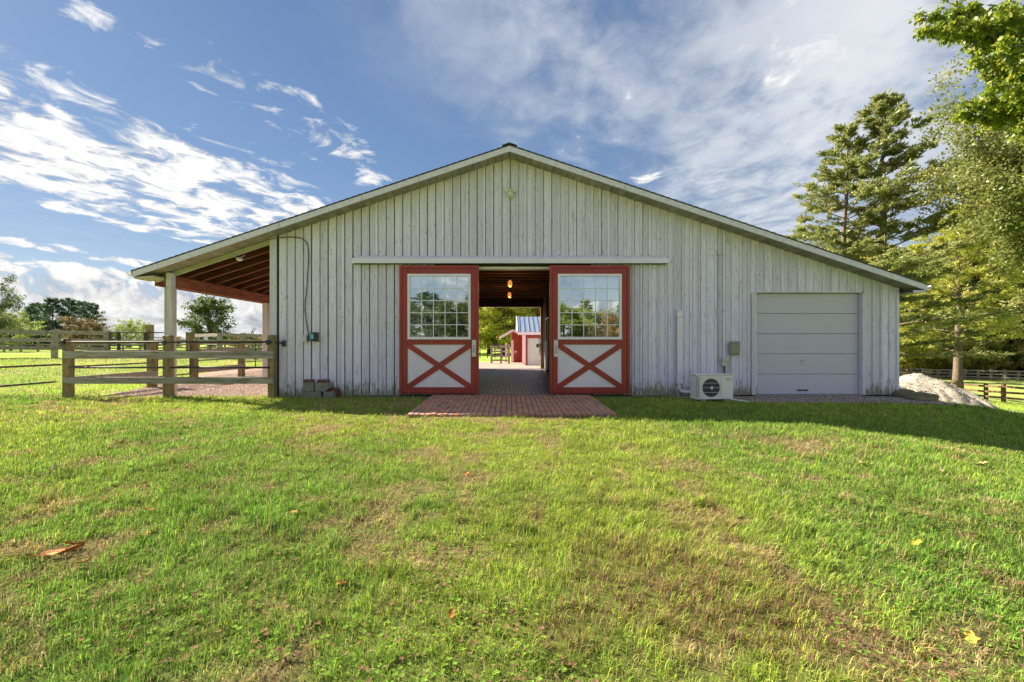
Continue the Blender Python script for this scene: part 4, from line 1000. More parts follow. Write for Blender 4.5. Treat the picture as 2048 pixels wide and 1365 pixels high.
build_stones('spilled_screenings', x[ok], y[ok], .012+.03*rng.random(ok.sum())**2, np.array([[.46,.42,.35],[.38,.34,.28],[.30,.27,.22]]), 'loose pale stones spilled in the grass around the sand pile', 'stones')

# ------------------------------------------------------------------ fences
def jbeam(p0, p1, w, h, c=.008): return MB().beam(p0, p1, w, h, c=c)
def build_pen():
    # front pen fence in line with the gable wall
    Y = -.17; f = thing('pen_fence', 'weathered board and black pipe fence across the lean-to front', 'fence', (wx(340, Y), Y, -.1)); ox, oz = f.location.x, f.location.z
    def L_(x, y, z): return (x-ox, y-Y, z-oz)
    def post(px0, px1, pyt, z0=-.3, dy=.15, m=post_w):
        x0, x1 = wx(px0, Y), wx(px1, Y); MB().cbox(x0-ox, x1-ox, -dy/2, dy/2, z0-oz, wz(pyt, Y)-oz, .012).build('post', m, f)
    post(130, 144, 676.5); post(330, 343.5, 671.5, dy=.17); post(538, 551, 670.5)
    for py0, py1 in ((702.5, 717.5), (754.5, 768)):
        z1, z0 = wz(py0, Y-.1), wz(py1, Y-.1); x0, x1 = wx(127.5, Y-.1), wx(547, Y-.1)
        m = MB(); m.cbox(x0-ox, x1-ox, -.122, -.083, z0-oz, z1-oz, .006); m.build('rail', fence_w, f)
    for py, pxa, pxb in ((684.5, 134, 543), (735.5, 138, 330), (735.5, 342, 540)):
        x0, x1 = wx(pxa, Y-.08), wx(pxb, Y-.08)
        MB().tube([L_(x0,Y-.09,wz(py,Y-.09)), L_(x1,Y-.09,wz(py,Y-.09))], .021, 8).build('pipe_rail', gate_m if pxb > 340 else pipe_m, f, smooth=True)
    for px in (133, 334, 539): 
        x = wx(px, Y); MB().cbox(x-ox-.025, x-ox+.045, -.115, -.08, wz(690,Y)-oz, wz(680,Y)-oz, .008).build('clamp', black_m, f)
    # latch rod to wall
    MB().tube([L_(wx(551,Y),Y,wz(684.5,Y)), L_(wx(571),-.06,wz(687))], .018, 8).build('latch_rod', black_m, f)
    MB().cbox(wx(566)-ox, wx(574)-ox, .17-.06, .17-.03, wz(694)-oz, wz(681)-oz, .006).build('wall_bracket', pipe_m, f)
    # side run of the pen going back from the left corner post
    X = -9.78; f = thing('side_fence', 'weathered plank and pipe fence running back from the pen corner post', 'fence', (X, 3, -.1))
    def lp(x, y, z): return (x-X, y-3, z+.1)
    for y in (2.35, 4.0, 6.5, 8.3):
        MB().cbox(-.09,.09,y-3-.09,y-3+.09,-.2,1.28+.02*math.sin(y*3),.012).build('post', post_w, f)
    for (ya, yb) in ((.0, 2.3), (4.05, 6.45)):
        for z in (.88, .30): jbeam(lp(X+.11, ya-.02, z), lp(X+.11, yb+.1, z+.0), .035, .165, .006).build('rail', fence_w, f)
        for z in (1.14, .60): MB().tube([lp(X, ya, z), lp(X, yb, z)], .021, 8).build('pipe_rail', pipe_m, f)
    # near run towards the camera (two brown rods at left edge)
    f = thing('near_fence', 'two thin brown rails ending at the pen corner post', 'fence', (X-.1, -2.5, -.15))
    for z, ye in ((.655, .0), (.285, -.12)):
        jbeam((0, ye+2.4, z+.15), (.12, -2.9, z+.15), .03, .040, .004).build('rail', pipe_m, f)
        MB().lathe([(.035,-.01),(.035,.01)], (.0, ye+2.42, z+.15), 8).build('ring_end', black_m, f)
    MB().cbox(.02,.16,-3.0,-2.85,-.15,1.2,.01).build('post', post_w, f)
    # pipe gates
    def gate(x, ya, yb, lab):
        g = thing('pipe_gate', lab, 'gate', (x, ya, -.05), 'black pipe gates of the pen')
        L2 = yb-ya; zz = (.26, .50, .74, .98, 1.17)
        MB().tube([(0,.05,.25),(0,.05,1.15),(0,.12,1.22),(0,L2-.12,1.22),(0,L2-.05,1.15),(0,L2-.05,.25),(0,.05,.25)], .024, 8).build('frame', gate_m, g)
        for z in zz[1:-1]: MB().tube([(0,.05,z),(0,L2-.05,z)], .016, 8).build('bar', gate_m, g)
        MB().tube([(0,L2/2,.25),(0,L2/2,1.2)], .016, 6).build('brace', gate_m, g)
    gate(X, 2.48, 3.9, 'black pipe gate nearest the first lean-to post'); gate(X, 6.62, 8.2, 'black pipe gate farther back behind the lean-to')
build_pen()

def board_fence(name, pts, heights, ht, m, label, bw=.14, bt=.035, pw=.13, side=-1, gaps=()):
    """post and board fence; pts are ground points"""
    c = pts[0]; z0 = gz1(*c)
    f = thing(name, label, 'fence', (c[0], c[1], z0))
    P = [Vector((x-c[0], y-c[1], gz1(x, y)-z0)) for x, y in pts]
    for p in P:
        MB().cbox(p.x-pw/2,p.x+pw/2,p.y-pw/2,p.y+pw/2,p.z-.2,p.z+ht+random.uniform(-.03,.04),.01).build('post', m, f)
    for k in range(len(P)-1):
        if k in gaps: continue
        d = (P[k+1]-P[k]).normalized(); off = Vector((d.y,-d.x,0))*(pw/2+bt/2+.002)*(1 if side < 0 else -1)
        for h in heights:
            j = random.uniform(-.02,.02)
            MB().beam(P[k]+off+Vector((0,0,h+j)), P[k+1]+off+Vector((0,0,h-j)), bt, bw).build('rail', m, f)
    return f
# left pasture fence, 25 m out
def pp(px, d): return (wx(px, d-D0), d-D0)
board_fence('pasture_fence', [pp(-130,23), pp(-10,24), pp(109,25), pp(214,26)], (1.42,.98,.55), 1.55, fence_w, 'tall grey three board fence across the left pasture', bw=.2, pw=.22)
board_fence('back_fence', [pp(395,27.5), pp(440,25), pp(486,26), pp(540,27.5), pp(620,29)], (1.3,.85,.42), 1.42, fence_w, 'grey board fence behind the lean-to posts', bw=.18, pw=.2)
board_fence('distant_fence', [pp(a, 52) for a in range(-60, 570, 34)], (1.25,.8,.4), 1.3, grey_f, 'long low grey fence crossing the far left pasture', bw=.17, pw=.17)
def yard_gate():
    a, b = pp(220, 26), pp(352, 27); z0 = gz1(*a)
    g = thing('yard_gate', 'wide black pipe gate in the left pasture fence', 'gate', (a[0], a[1], z0)); e = Vector((b[0]-a[0], b[1]-a[1], gz1(*b)-z0))
    def at(t, z): return (e.x*t, e.y*t, e.z*t+z)
    MB().tube([at(0,.2), at(0,1.42), at(.02,1.48), at(.98,1.48), at(1,1.42), at(1,.2), at(0,.2)], .03, 8).build('frame', gate_m, g)
    for z in (.45,.7,.95,1.2): MB().tube([at(0,z), at(1,z)], .02, 6).build('bar', gate_m, g)
    for t in (.13,.53): MB().beam(at(t,.2), at(t,1.46), .2, .03).build('stay', gate_m, g)
    p = pp(291, 26.5); f = MB().cbox(-.17,.17,-.14,.14,-.2,1.95,.02).build('gate_post', post_w); f.location = (p[0], p[1]+.3, gz1(*p)); tag(f, 'tall dark timber post standing behind the yard gate', 'post')
    p = pp(380, 27); f = MB().cbox(-.16,.16,-.16,.16,-.2,1.5,.02).build('gate_post', post_w); f.location = (p[0], p[1], gz1(*p)); tag(f, 'stout timber gate post just right of the near lean-to post', 'post')
yard_gate()
# right pasture fences
board_fence('brown_fence', [pp(1700,46), pp(1757,43), pp(1809,40.5), pp(1856,40), pp(1903,39.4), pp(1972,36.2), pp(2007,33.6), pp(2060,31.5), pp(2120,29.5)], (1.12,.72,.32), 1.32, brown_f, 'dark brown three rail fence behind the sand pile', bw=.15, pw=.2)
board_fence('lane_fence', [pp(a, 72-(a-1760)*.03) for a in range(1740, 2130, 27)], (1.3,.85,.4), 1.45, brown_f, 'pale weathered fence in front of the woods at right', bw=.2, pw=.26)
for o in [q for q in bpy.data.objects if q.name.startswith('lane_fence')]:
    for c in o.children: c.data.materials[0] = grey_f

# ------------------------------------------------------------------ red sheds behind the barn
def build_sheds():
    Y = 15.6; x0 = wx(1048, Y); z0 = gz1(3, Y)
    s = thing('red_shed', 'red shed with blue grey metal roof and white roll up door', 'shed', (x0+1.9, Y+2.5, z0)); ox, oy = x0+1.9, Y+2.5
    wT = wz(663, Y)-z0; rT = wz(638, Y+2.6)-z0+.10; w = 3.8; dp = 5.2
    # walls
    def bx(a,b,c,d,e,f_,nm,m,par=s): return MB().box(a-ox,b-ox,c-oy,d-oy,e,f_).build(nm, m, par)
    dx0, dx1, dh = wx(1055, Y), wx(1055, Y)+2.2, wz(677, Y)-z0
    bx(x0, dx0-.0, Y, Y+.1, 0, wT, 'front_wall', shed_m); bx(dx1, x0+w, Y, Y+.1, 0, wT, 'front_wall', shed_m); bx(dx0, dx1, Y, Y+.1, dh, wT, 'front_wall', shed_m)
    m = MB(); m.add([(x0-ox,Y-oy,0),(x0-ox,Y+dp-oy,0),(x0-ox,Y+dp-oy,wT),(x0-ox,Y+dp/2-oy,rT-.1),(x0-ox,Y-oy,wT),(x0+.1-ox,Y+.1-oy,0),(x0+.1-ox,Y+dp-oy,0),(x0+.1-ox,Y+dp-oy,wT),(x0+.1-ox,Y+dp/2-oy,rT-.1),(x0+.1-ox,Y+.1-oy,wT)],
        [(0,1,2,3,4),(9,8,7,6,5),(0,5,6,1),(1,6,7,2),(2,7,8,3),(3,8,9,4),(4,9,5,0)]); m.build('gable_wall', shed_m, s)
    bx(x0+w-.1, x0+w, Y+.1, Y+dp, 0, wT, 'side_wall', shed_m); bx(x0+.1, x0+w-.1, Y+dp-.1, Y+dp, 0, wT, 'rear_wall', shed_m)
    bx(x0-.03, x0+.09, Y-.03, Y-.002, 0, wT, 'corner_trim', vinyl_m)
    bx(dx0-.06, dx0-.0, Y-.025, Y-.003, 0, dh+.06, 'door_trim', shed_m)
    gdr = bx(dx0, dx1, Y+.03, Y+.07, 0, dh, 'roll_up_door', M('shed door enamel', (.62,.63,.60), (.56,.57,.54), 3, rough=.4))
    for k in range(4):
        xa = dx0+.5+.2*k; MB().box(xa-ox,xa+.15-ox,Y+.018-oy,Y+.029-oy,dh*.66,dh*.66+.2).build('door_window', dark_m if k < 2 else steel_m, gdr)
    for k in range(2): bx(x0-.02, x0-.003, Y+1.0+k*1.1, Y+1.08+k*1.1, .1, 1.65, 'side_door_trim', vinyl_m)
    # roof with ribs
    r = MB(); e0, e1 = Y-.15, Y+dp+.15; xa, xb = x0-.35, x0+w+.3; sl = (rT-wT)/(dp/2)
    def rz_(y): return rT-abs(y-(Y+dp/2))*sl+.02
    for a, b in ((e0, Y+dp/2), (Y+dp/2, e1)):
        r.add([(xa-ox,a-oy,rz_(a)),(xb-ox,a-oy,rz_(a)),(xb-ox,b-oy,rz_(b)),(xa-ox,b-oy,rz_(b)),(xa-ox,a-oy,rz_(a)-.05),(xb-ox,a-oy,rz_(a)-.05),(xb-ox,b-oy,rz_(b)-.05),(xa-ox,b-oy,rz_(b)-.05)],
              [(0,1,2,3),(7,6,5,4),(4,5,1,0),(5,6,2,1),(6,7,3,2),(7,4,0,3)])
    rf = r.build('roof', metal_roof, s); x = xa+.1
    while x < xb: MB().beam((x-ox,e0-oy,rz_(e0)+.02),(x-ox,Y+dp/2-oy,rz_(Y+dp/2)+.02), .05, .05).build('rib', metal_roof, rf); x += .27
    MB().beam((xa-.03-ox,e0-oy,rz_(e0)-.03),(xa-.03-ox,Y+dp/2-oy,rz_(Y+dp/2)-.03), .05, .16).build('fascia', vinyl_m, s); MB().beam((xa-.03-ox,Y+dp/2-oy,rz_(Y+dp/2)-.03),(xa-.03-ox,e1-oy,rz_(e1)-.03), .05, .16).build('fascia', vinyl_m, s)
    MB().box(xa-ox,xb-ox,e0-.03-oy,e0-.002-oy,rz_(e0)-.17,rz_(e0)-.01).build('fascia', vinyl_m, s)
    # second shed farther left: gable to the camera
    Y = 20.0; xa, xb = wx(1012, Y), wx(1048, Y)+.6; z0 = gz1(1, Y); cx = (xa+xb)/2; wl = wz(679, Y)-z0; xr = wx(1026, Y); rp = wz(664, Y)-z0
    s = thing('red_run_in', 'smaller red shed with white fascia beyond the brick aisle', 'shed', (cx, Y, z0))
    m = MB().prism_y([(xa+.35-cx,0),(xb-cx,0),(xb-cx,rp-(xb-xr)*.42),(xr-cx,rp),(xa+.35-cx,rp-(xr-xa-.35)*.52)], 0, 3.5); m.build('walls', shed_m, s)
    for k in range(5): 
        xx = xa+.35+(xb-xa-.35)*(k+.5)/5; MB().box(xx-cx-.02,xx-cx+.02,-.015,-.002,.0,wl-.15).build('batten', shed_m, s)
    MB().box(xa+.33-cx,xa+.50-cx,-.03,-.003,0,wl-.05).build('corner_trim', vinyl_m, s)
    MB().beam((xa-.45-cx,-.2,rp-(xr-xa+.45)*.52+.05),(xr-cx,-.2,rp+.08), .5, .14).build('roof_fascia', vinyl_m, s); MB().beam((xr-cx,-.2,rp+.08),(xb+.3-cx,-.2,rp-(xb+.3-xr)*.42+.08), .5, .14).build('roof_fascia', vinyl_m, s)
    MB().box(xa-.05-cx,xa+.06-cx,.1,.2,0,wl-.25).build('porch_post', vinyl_m, s)
    MB().lathe([(.07,0),(.07,.03)], (wx(1031,Y)-cx,-.003,wz(704,Y)-z0), 10, 'y').build('round_vent', vinyl_m, s)
    board_fence('yard_fence', [pp(983, 28.5), pp(1002, 28.3), pp(1018, 28.0)], (1.05,.75,.45,.2), 1.15, grey_f, 'short grey board fence left of the red sheds', bw=.1, pw=.12)
    board_fence('wire_fence', [pp(a, 40) for a in range(930, 1010, 15)], (1.2,), 1.25, black_m, 'thin dark fence before the yellow green trees behind the barn', bw=.04, pw=.08)
build_sheds()

# ------------------------------------------------------------------ trees
def tree_meshes(kind, seed, H, Rr, nleaf, leaf, matl, barkm, trunk_r=.2, base=.25, gap=.0):
    rs = np.random.default_rng(seed); rd = random.Random(seed)
    segs = MB(); A = []; AD = []; AS = []
    # trunk
    npt = 9; tp = [Vector((0,0,-.3))]; lean = Vector((rd.uniform(-.03,.03), rd.uniform(-.03,.03), 0))
    topf = 1.0 if kind in ('cedar','pine') else .72
    for i in range(1, npt): t = i/(npt-1); tp.append(Vector((lean.x*t*H+rd.uniform(-.02,.02)*H*t*.6, lean.y*t*H+rd.uniform(-.02,.02)*H*t*.6, t*H*topf)))
    segs.tube(tp, [trunk_r*(1.35 if i == 0 else 1)*(1-.93*i/(npt-1))+.01 for i in range(npt)], 8)
    def tpos(t):
        u = t*(npt-1); i = min(int(u), npt-2); return tp[i].lerp(tp[i+1], u-i)
    def limb(p, d, L_, r, lev, droop):
        n = 4; pts = [p]; q = p.copy(); dd = d.normalized()
        for i in range(n):
            dd = (dd+Vector((rd.uniform(-.18,.18), rd.uniform(-.18,.18), rd.uniform(-.12,.14)+droop/n))).normalized(); q = q+dd*(L_/n); pts.append(q.copy())
        if r > .012 or lev == 0: segs.tube(pts, [max(.004, r*(1-.8*i/n)) for i in range(n+1)], 5 if lev else 6, cap=False)
        return pts
    if kind == 'broad':
        nb = 22
        for b in range(nb):
            t = base/topf+(1-base/topf)*((b+.5)/nb); t = min(t, .99); p = tpos(t); hfrac = t*topf
            prof = math.sin(math.pi*min(1, max(.06, (hfrac-base)/(1-base)+.12)))**.6
            az = b*2.4+rd.uniform(-.4,.4); up = .25+1.1*(t**2)
            L_ = Rr*prof*rd.uniform(.75,1.15); d = Vector((math.cos(az), math.sin(az), up))
            pts = limb(p, d, L_, trunk_r*.38*(1-t*.5), 0, .1)
            for s in range(7):
                u = rd.uniform(.3,1.0)*4; i = min(int(u), 3); q = pts[i].lerp(pts[i+1], u-i)
                d2 = (pts[i+1]-pts[i]).normalized()+Vector((rd.gauss(0,.7), rd.gauss(0,.7), rd.gauss(.15,.45)))
                p2 = limb(q, d2, L_*rd.uniform(.28,.5), trunk_r*.12, 1, 0)
                for w in p2[1:]:
                    A.append(w); AD.append(d2.normalized()); AS.append(Rr*.062)
                for s3 in range(3):
                    d3 = d2+Vector((rd.gauss(0,.8), rd.gauss(0,.8), rd.gauss(0,.5))); e = q.lerp(p2[-1], rd.random())+d3.normalized()*L_*.2
                    A.append(e); AD.append(d3.normalized()); AS.append(Rr*.058)
        # top leader
        for k in range(16): A.append(tp[-1]+Vector((rd.gauss(0,Rr*.16), rd.gauss(0,Rr*.16), rd.uniform(0,.26)*H))); AD.append(Vector((0,0,1))); AS.append(Rr*.09)
    else:
        nb = int(74 if kind == 'cedar' else 40)
        for b in range(nb):
            t = base+(1-base)*((b+rd.random())/nb)**.9; t = min(t, .985); p = tpos(t); v = (t-base)/(1-base)
            if kind == 'cedar': prof = (1-v)**.85*(.38+.85*rd.random())*1.15+.05; up = .22+.45*v
            else: prof = (1-v)**.5*rd.uniform(.6,1.1)+.08; up = .10+.35*v
            az = b*2.4+rd.uniform(-.5,.5); L_ = Rr*prof
            pts = limb(p, Vector((math.cos(az), math.sin(az), up)), L_, trunk_r*.22*(1-v*.6), 0, -.15 if kind == 'cedar' else .12)
            m = 6+int(12*L_/Rr)
            for s in range(m):
                u = (.22+.78*rd.random())*4; i = min(int(u), 3); q = pts[i].lerp(pts[i+1], u-i); dm = (pts[i+1]-pts[i]).normalized()
                d2 = (dm*(.9 if kind == 'cedar' else .7)+Vector((rd.gauss(0,.5), rd.gauss(0,.5), rd.gauss(.03,.2)))).normalized(); l2 = (.14+.3*rd.random())*L_*(.5+.5*(1-u/4))+.25
                for k in range(4): A.append(q+d2*l2*(k+.5)/4); AD.append(d2); AS.append(.016*Rr if kind == 'cedar' else .045*Rr)
            A.append(pts[-1]); AD.append(dm); AS.append(.12)
        for k in range(14): A.append(tpos(1-.06*rd.random())); AD.append(Vector((rd.gauss(0,.4), rd.gauss(0,.4), 1)).normalized()); AS.append(.12)
    A = np.array([tuple(a) for a in A]); AD = np.array([tuple(a) for a in AD]); AS = np.array(AS)
    wgt = rs.random(len(A))**2.2+.06; wgt /= wgt.sum(); pick = rs.choice(len(A), nleaf, p=wgt)
    flat = np.array([1,1,.38]) if kind == 'pine' else (np.array([1,1,.55]) if kind == 'cedar' else np.array([1,1,.75]))
    P = A[pick]+rs.normal(0, 1, (nleaf, 3))*AS[pick][:, None]*flat
    if kind == 'broad': Dr = rs.normal(0, 1, (nleaf, 3))+np.array([0,0,-.25]); Nn = rs.normal(0, 1, (nleaf, 3))*.7+np.array([0,0,.8]); asp = .62
    else: Dr = AD[pick]*1.2+rs.normal(0, .55, (nleaf, 3))+np.array([0,0,.1]); Nn = rs.normal(0, 1, (nleaf, 3))*.6+np.array([0,0,.8]); asp = .30 if kind == 'cedar' else .26
    Dr /= np.linalg.norm(Dr, axis=1, keepdims=True)
    Ls = leaf*(.6+.8*rs.random(nleaf)); V, idx = leaf_quads(P, Dr, Nn, Ls, Ls*asp, .12)
    crown = np_mesh('crown', V, 4, idx, matl)
    base_t = rs.random(len(A))
    tt = np.clip(base_t[pick]*.55+rs.random(nleaf)*.45, 0, 1); tint_attr(crown, np.repeat(tt, 4))
    trunk = bpy.data.meshes.new('trunk'); trunk.from_pydata([tuple(v) for v in segs.v], [], segs.f); trunk.materials.append(barkm); trunk.polygons.foreach_set('use_smooth', [True]*len(trunk.polygons))
    return trunk, crown
def place_tree(ms, name, label, cat, px, d, H, Hm, group=None, rz=None, wide=1.0, z=None, mat=None, Xw=None, Yw=None):
    X = wx(px, d-D0) if Xw is None else Xw; Y = (d-D0) if Yw is None else Yw
    t = thing(name, label, cat, (X, Y, gz1(X, Y) if z is None else z), group); s = H/Hm; t.scale = (s*wide, s*wide, s)
    t.rotation_euler = (0, 0, random.uniform(0, 6.28) if rz is None else rz)
    link('trunk', ms[0], t)
    c = link('crown', ms[1], t)
    if mat: 
        me2 = MATC.get((ms[1].name, mat.name))
        if me2 is None: me2 = ms[1].copy(); me2.materials[0] = mat; MATC[(ms[1].name, mat.name)] = me2
        c.data = me2
    return t
MATC = {}
lm_green = leaf_mat('mixed green leaves', (.14,.21,.05), (.30,.37,.08), (.52,.49,.12), .5)
lm_yel = leaf_mat('yellow green leaves', (.30,.36,.06), (.55,.54,.09), (.72,.62,.14), .55)
lm_gold = leaf_mat('golden leaves', (.30,.23,.05), (.50,.37,.08), (.62,.45,.14), .5)
lm_rust = leaf_mat('rusty leaves', (.20,.14,.05), (.38,.24,.08), (.42,.30,.10), .45)
lm_cedar = leaf_mat('cedar foliage', (.16,.20,.07), (.31,.34,.12), (.50,.46,.19), .5)
lm_cedy = leaf_mat('sunlit cedar foliage', (.26,.32,.06), (.52,.54,.11), (.70,.62,.16), .5)
lm_pine = leaf_mat('pine needles', (.03,.075,.045), (.06,.12,.06), (.12,.17,.08), .35)
lm_rustd = leaf_mat('dull rusty leaves', (.09,.07,.03), (.20,.14,.05), (.26,.20,.07), .4)
lm_dark = leaf_mat('dull distant leaves', (.05,.085,.03), (.11,.155,.05), (.22,.24,.08), .4)
lm_near = leaf_mat('big near leaves', (.07,.13,.015), (.24,.33,.03), (.62,.54,.06), .5)
lm_brown = leaf_mat('feathery tan leaves', (.11,.15,.04), (.24,.27,.07), (.42,.37,.13), .5)

cedA = tree_meshes('cedar', 11, 20, 5.2, 56000, .23, lm_cedar, bark_m, .30, .10)
cedB = tree_meshes('cedar', 12, 18, 5.0, 42000, .23, lm_cedar, bark_m, .26, .12)
cedC = tree_meshes('cedar', 13, 14, 5.8, 52000, .19, lm_cedy, bark_m, .34, .24)
brA = tree_meshes('broad', 21, 14, 5.2, 24000, .26, lm_yel, bark_d, .3, .12)
brB = tree_meshes('broad', 22, 12, 4.8, 22000, .26, lm_green, bark_d, .28, .06)
brC = tree_meshes('broad', 23, 8, 3.4, 12000, .20, lm_gold, bark_d, .16, .05)
wdA = tree_meshes('broad', 24, 24, 8.5, 60000, .34, lm_yel, bark_d, .35, .05)
wdB = tree_meshes('cedar', 25, 24, 8.0, 60000, .42, lm_cedy, bark_d, .35, .04)
fth = tree_meshes('broad', 26, 20, 9.5, 105000, .23, lm_brown, bark_d, .4, .46)
farA = tree_meshes('broad', 31, 9, 3.6, 7500, .36, lm_green, bark_d, .22, .06)
pinA = tree_meshes('pine', 41, 12, 4.2, 7500, .50, lm_pine, bark_d, .25, .18)
pinB = tree_meshes('pine', 42, 12, 3.8, 7000, .50, lm_pine, bark_d, .25, .12)

# right side: tall cedars above the roof
G1 = 'tall cedars above the right roof slope'
place_tree(cedA, 'cedar_tree', 'tallest dark cedar with pointed top above the right eave', 'tree', 1770, 33, 21.2, 20, G1, rz=.5, wide=1.35)
place_tree(cedB, 'cedar_tree', 'slightly shorter cedar left of the tallest one', 'tree', 1688, 34, 19.2, 18, G1, rz=2.5, wide=1.15)
place_tree(cedC, 'cedar_tree', 'sunlit cedar with bare lower trunk behind the sand pile', 'tree', 1916, 37, 15.2, 14, 'trees beside the brown fence', rz=1.2, wide=.95)
place_tree(fth, 'feathery_tree', 'feathery olive green tree reaching in from the right below the big near leaves', 'tree', 2150, 24, 15.6, 20, rz=.3)
GW = 'woodland trees beyond the right pasture'
wood = [(wdB,1655,66,14.5,24,None,'yellow green cedar just above the low right eave'), (wdA,1745,72,20,24,None,'yellow green tree filling the gap under the tall cedars'),
        (wdB,1835,78,22,24,None,'dense bright tree right of the garage corner'), (wdA,1885,84,22,24,lm_green,'tall green tree in the wood just left of the bare trunk'),
        (wdA,1940,88,23,24,None,'bright tree between the two yellow cedars'), (wdB,1990,94,28,24,None,'broad layered cedar at the right edge'),
        (wdA,2045,98,27,24,None,'tall yellow green tree cut by the right frame edge'), (wdB,2100,104,32,24,None,'tree outside the right frame edge'),
        (wdA,1800,98,25,24,lm_green,'tall green tree deep in the wood behind the garage corner'), (wdA,1975,112,32,24,lm_green,'tallest green tree deep in the wood at right'),
        (brC,2003,73.5,10,8,None,'low golden tree behind the lane fence'), (brC,1940,74,7.5,8,lm_yel,'small lime green tree right of the bare cedar trunk'),
        (brC,2052,73.5,9,8,lm_rust,'rusty orange small tree at the far right'), (brC,1836,75,7,8,lm_yel,'lime green bush left of the cedar trunk')]
for ms, px, d, H, Hm, mt, lab in wood:
    place_tree(ms, 'woodland_tree', lab, 'tree', px, d, H, Hm, GW, mat=mt, wide=1.05)
# undergrowth at the wood's foot
place_tree(wdA, 'woodland_tree', 'large olive tree tallest of the wood and cut by the right frame edge', 'tree', 2050, 74, 32, 24, GW, wide=.8, mat=lm_brown)
place_tree(wdB, 'woodland_tree', 'layered cedar rising between the bare trunk and the right frame edge', 'tree', 1955, 77, 25.5, 24, GW, wide=.8, mat=lm_cedar)
for k, (px, d, h) in enumerate(((1790,75,6),(1830,77,7),(1870,76,6.5),(1912,77,7),(1955,76,6.5),(1995,77,7),(2040,76,7),(2085,76,7))):
    place_tree(brB, 'shrub', ['leafy shrub just past the garage corner','leafy shrub behind the top of the sand pile','leafy shrub behind the right slope of the sand pile','leafy shrub directly behind the bare cedar trunk','leafy shrub just right of the bare cedar trunk','leafy shrub behind the golden tree','leafy shrub below the rusty tree at the right edge','leafy shrub last at the right frame edge'][k], 'shrub', px, d, h, 12, 'shrubs under the right hand wood', wide=1.5, mat=lm_yel if k % 3 != 1 else None)

# big near tree overhanging the top right corner
def near_tree():
    rd = random.Random(5); rs = np.random.default_rng(5); segs = MB(); A = []
    T = Vector((17.2, 2.6, gz1(17.2, 2.6)))
    segs.tube([(0,0,-.3),(.1,0,3),(0,.1,6),(-.2,0,9),(-.2,.2,12)], [.45,.36,.30,.22,.1], 10)
    tips = [(1835,28,1.6),(1850,60,1.2),(1905,40,.9),(1960,30,.7),(1985,75,1.2),(2020,50,.5),(2045,20,.4),(2030,110,1.0),(1975,150,1.8),(2010,190,1.4),(1940,205,2.0),(1925,225,2.2),(1985,215,1.8),(2040,180,.6),(1990,10,.2),(2060,90,0),(2090,150,.4),(2120,60,.2),(1950,120,1.4),(1895,5,1.0),(2050,230,1.6),(1930,15,1.2),(2000,120,2.2),(1880,48,1.8),(2030,140,1.2),(2045,200,1.8),(2010,80,.2),(2035,70,1.9),(1975,35,2.1),(2060,160,2.4),(2075,30,1.4),(2015,230,2.6),(2040,250,1.0),(1965,190,1.2),(2000,165,.4),(2060,120,1.2),(1960,95,2.5),(2025,25,2.6)]
    for px, py, Y in tips:
        x, z = W(px, py, Y); e = Vector((x, Y, z))-T
        s = Vector((-.1, 0, min(9.5, max(3.5, e.z-2.2+.15*abs(e.x))))); mid = s.lerp(e, .55)+Vector((0,rd.uniform(-.3,.3),.45)); pts = []
        for i in range(9):
            t = i/8; pts.append(s*(1-t)**2+mid*2*t*(1-t)+e*t*t)
        segs.tube(pts, [.10*(1-t/8)**1.3+.006 for t in range(9)], 5, cap=False)
        for k in range(34):
            t = rd.uniform(.55,1.0)**.8; i = min(int(t*8), 7); q = pts[i].lerp(pts[i+1], t*8-i)
            d = Vector((rd.gauss(-.3,.7), rd.gauss(0,.7), rd.gauss(-.12,.4))); L_ = rd.uniform(.12,.62)*(1.15-.55*t)
            e2 = q+d.normalized()*L_; segs.tube([q, q.lerp(e2,.5)+Vector((0,0,.02)), e2], [.008,.005,.002], 3, cap=False)
            for j in range(5): A.append(tuple(q.lerp(e2, .2+.8*rd.random())))
        segs.tube([pts[-1], pts[-1]+Vector((-.35,0,.06+rd.uniform(-.1,.1)))], [.005,.001], 3, cap=False)
    A = np.array(A); n = 27000; pick = rs.integers(0, len(A), n); P = A[pick]+rs.normal(0, .045, (n, 3))
    Dr = rs.normal(0, .6, (n, 3))+np.array([-.1,0,-.75]); Dr /= np.linalg.norm(Dr, axis=1, keepdims=True); Nn = rs.normal(0, 1, (n, 3))
    Ls = .085+.06*rs.random(n); V, idx = leaf_quads(P, Dr, Nn, Ls, Ls*.62, .18); cr = np_mesh('crown', V, 4, idx, lm_near); tint_attr(cr, np.repeat(np.clip(rs.random(len(A))[pick]*.5+rs.random(n)*.5, 0, 1), 4))
    t = thing('overhanging_tree', 'near broadleaf tree whose leafy branches overhang the top right corner', 'tree', tuple(T)); segs.build('trunk', bark_m, t, smooth=True); link('crown', cr, t)
near_tree()

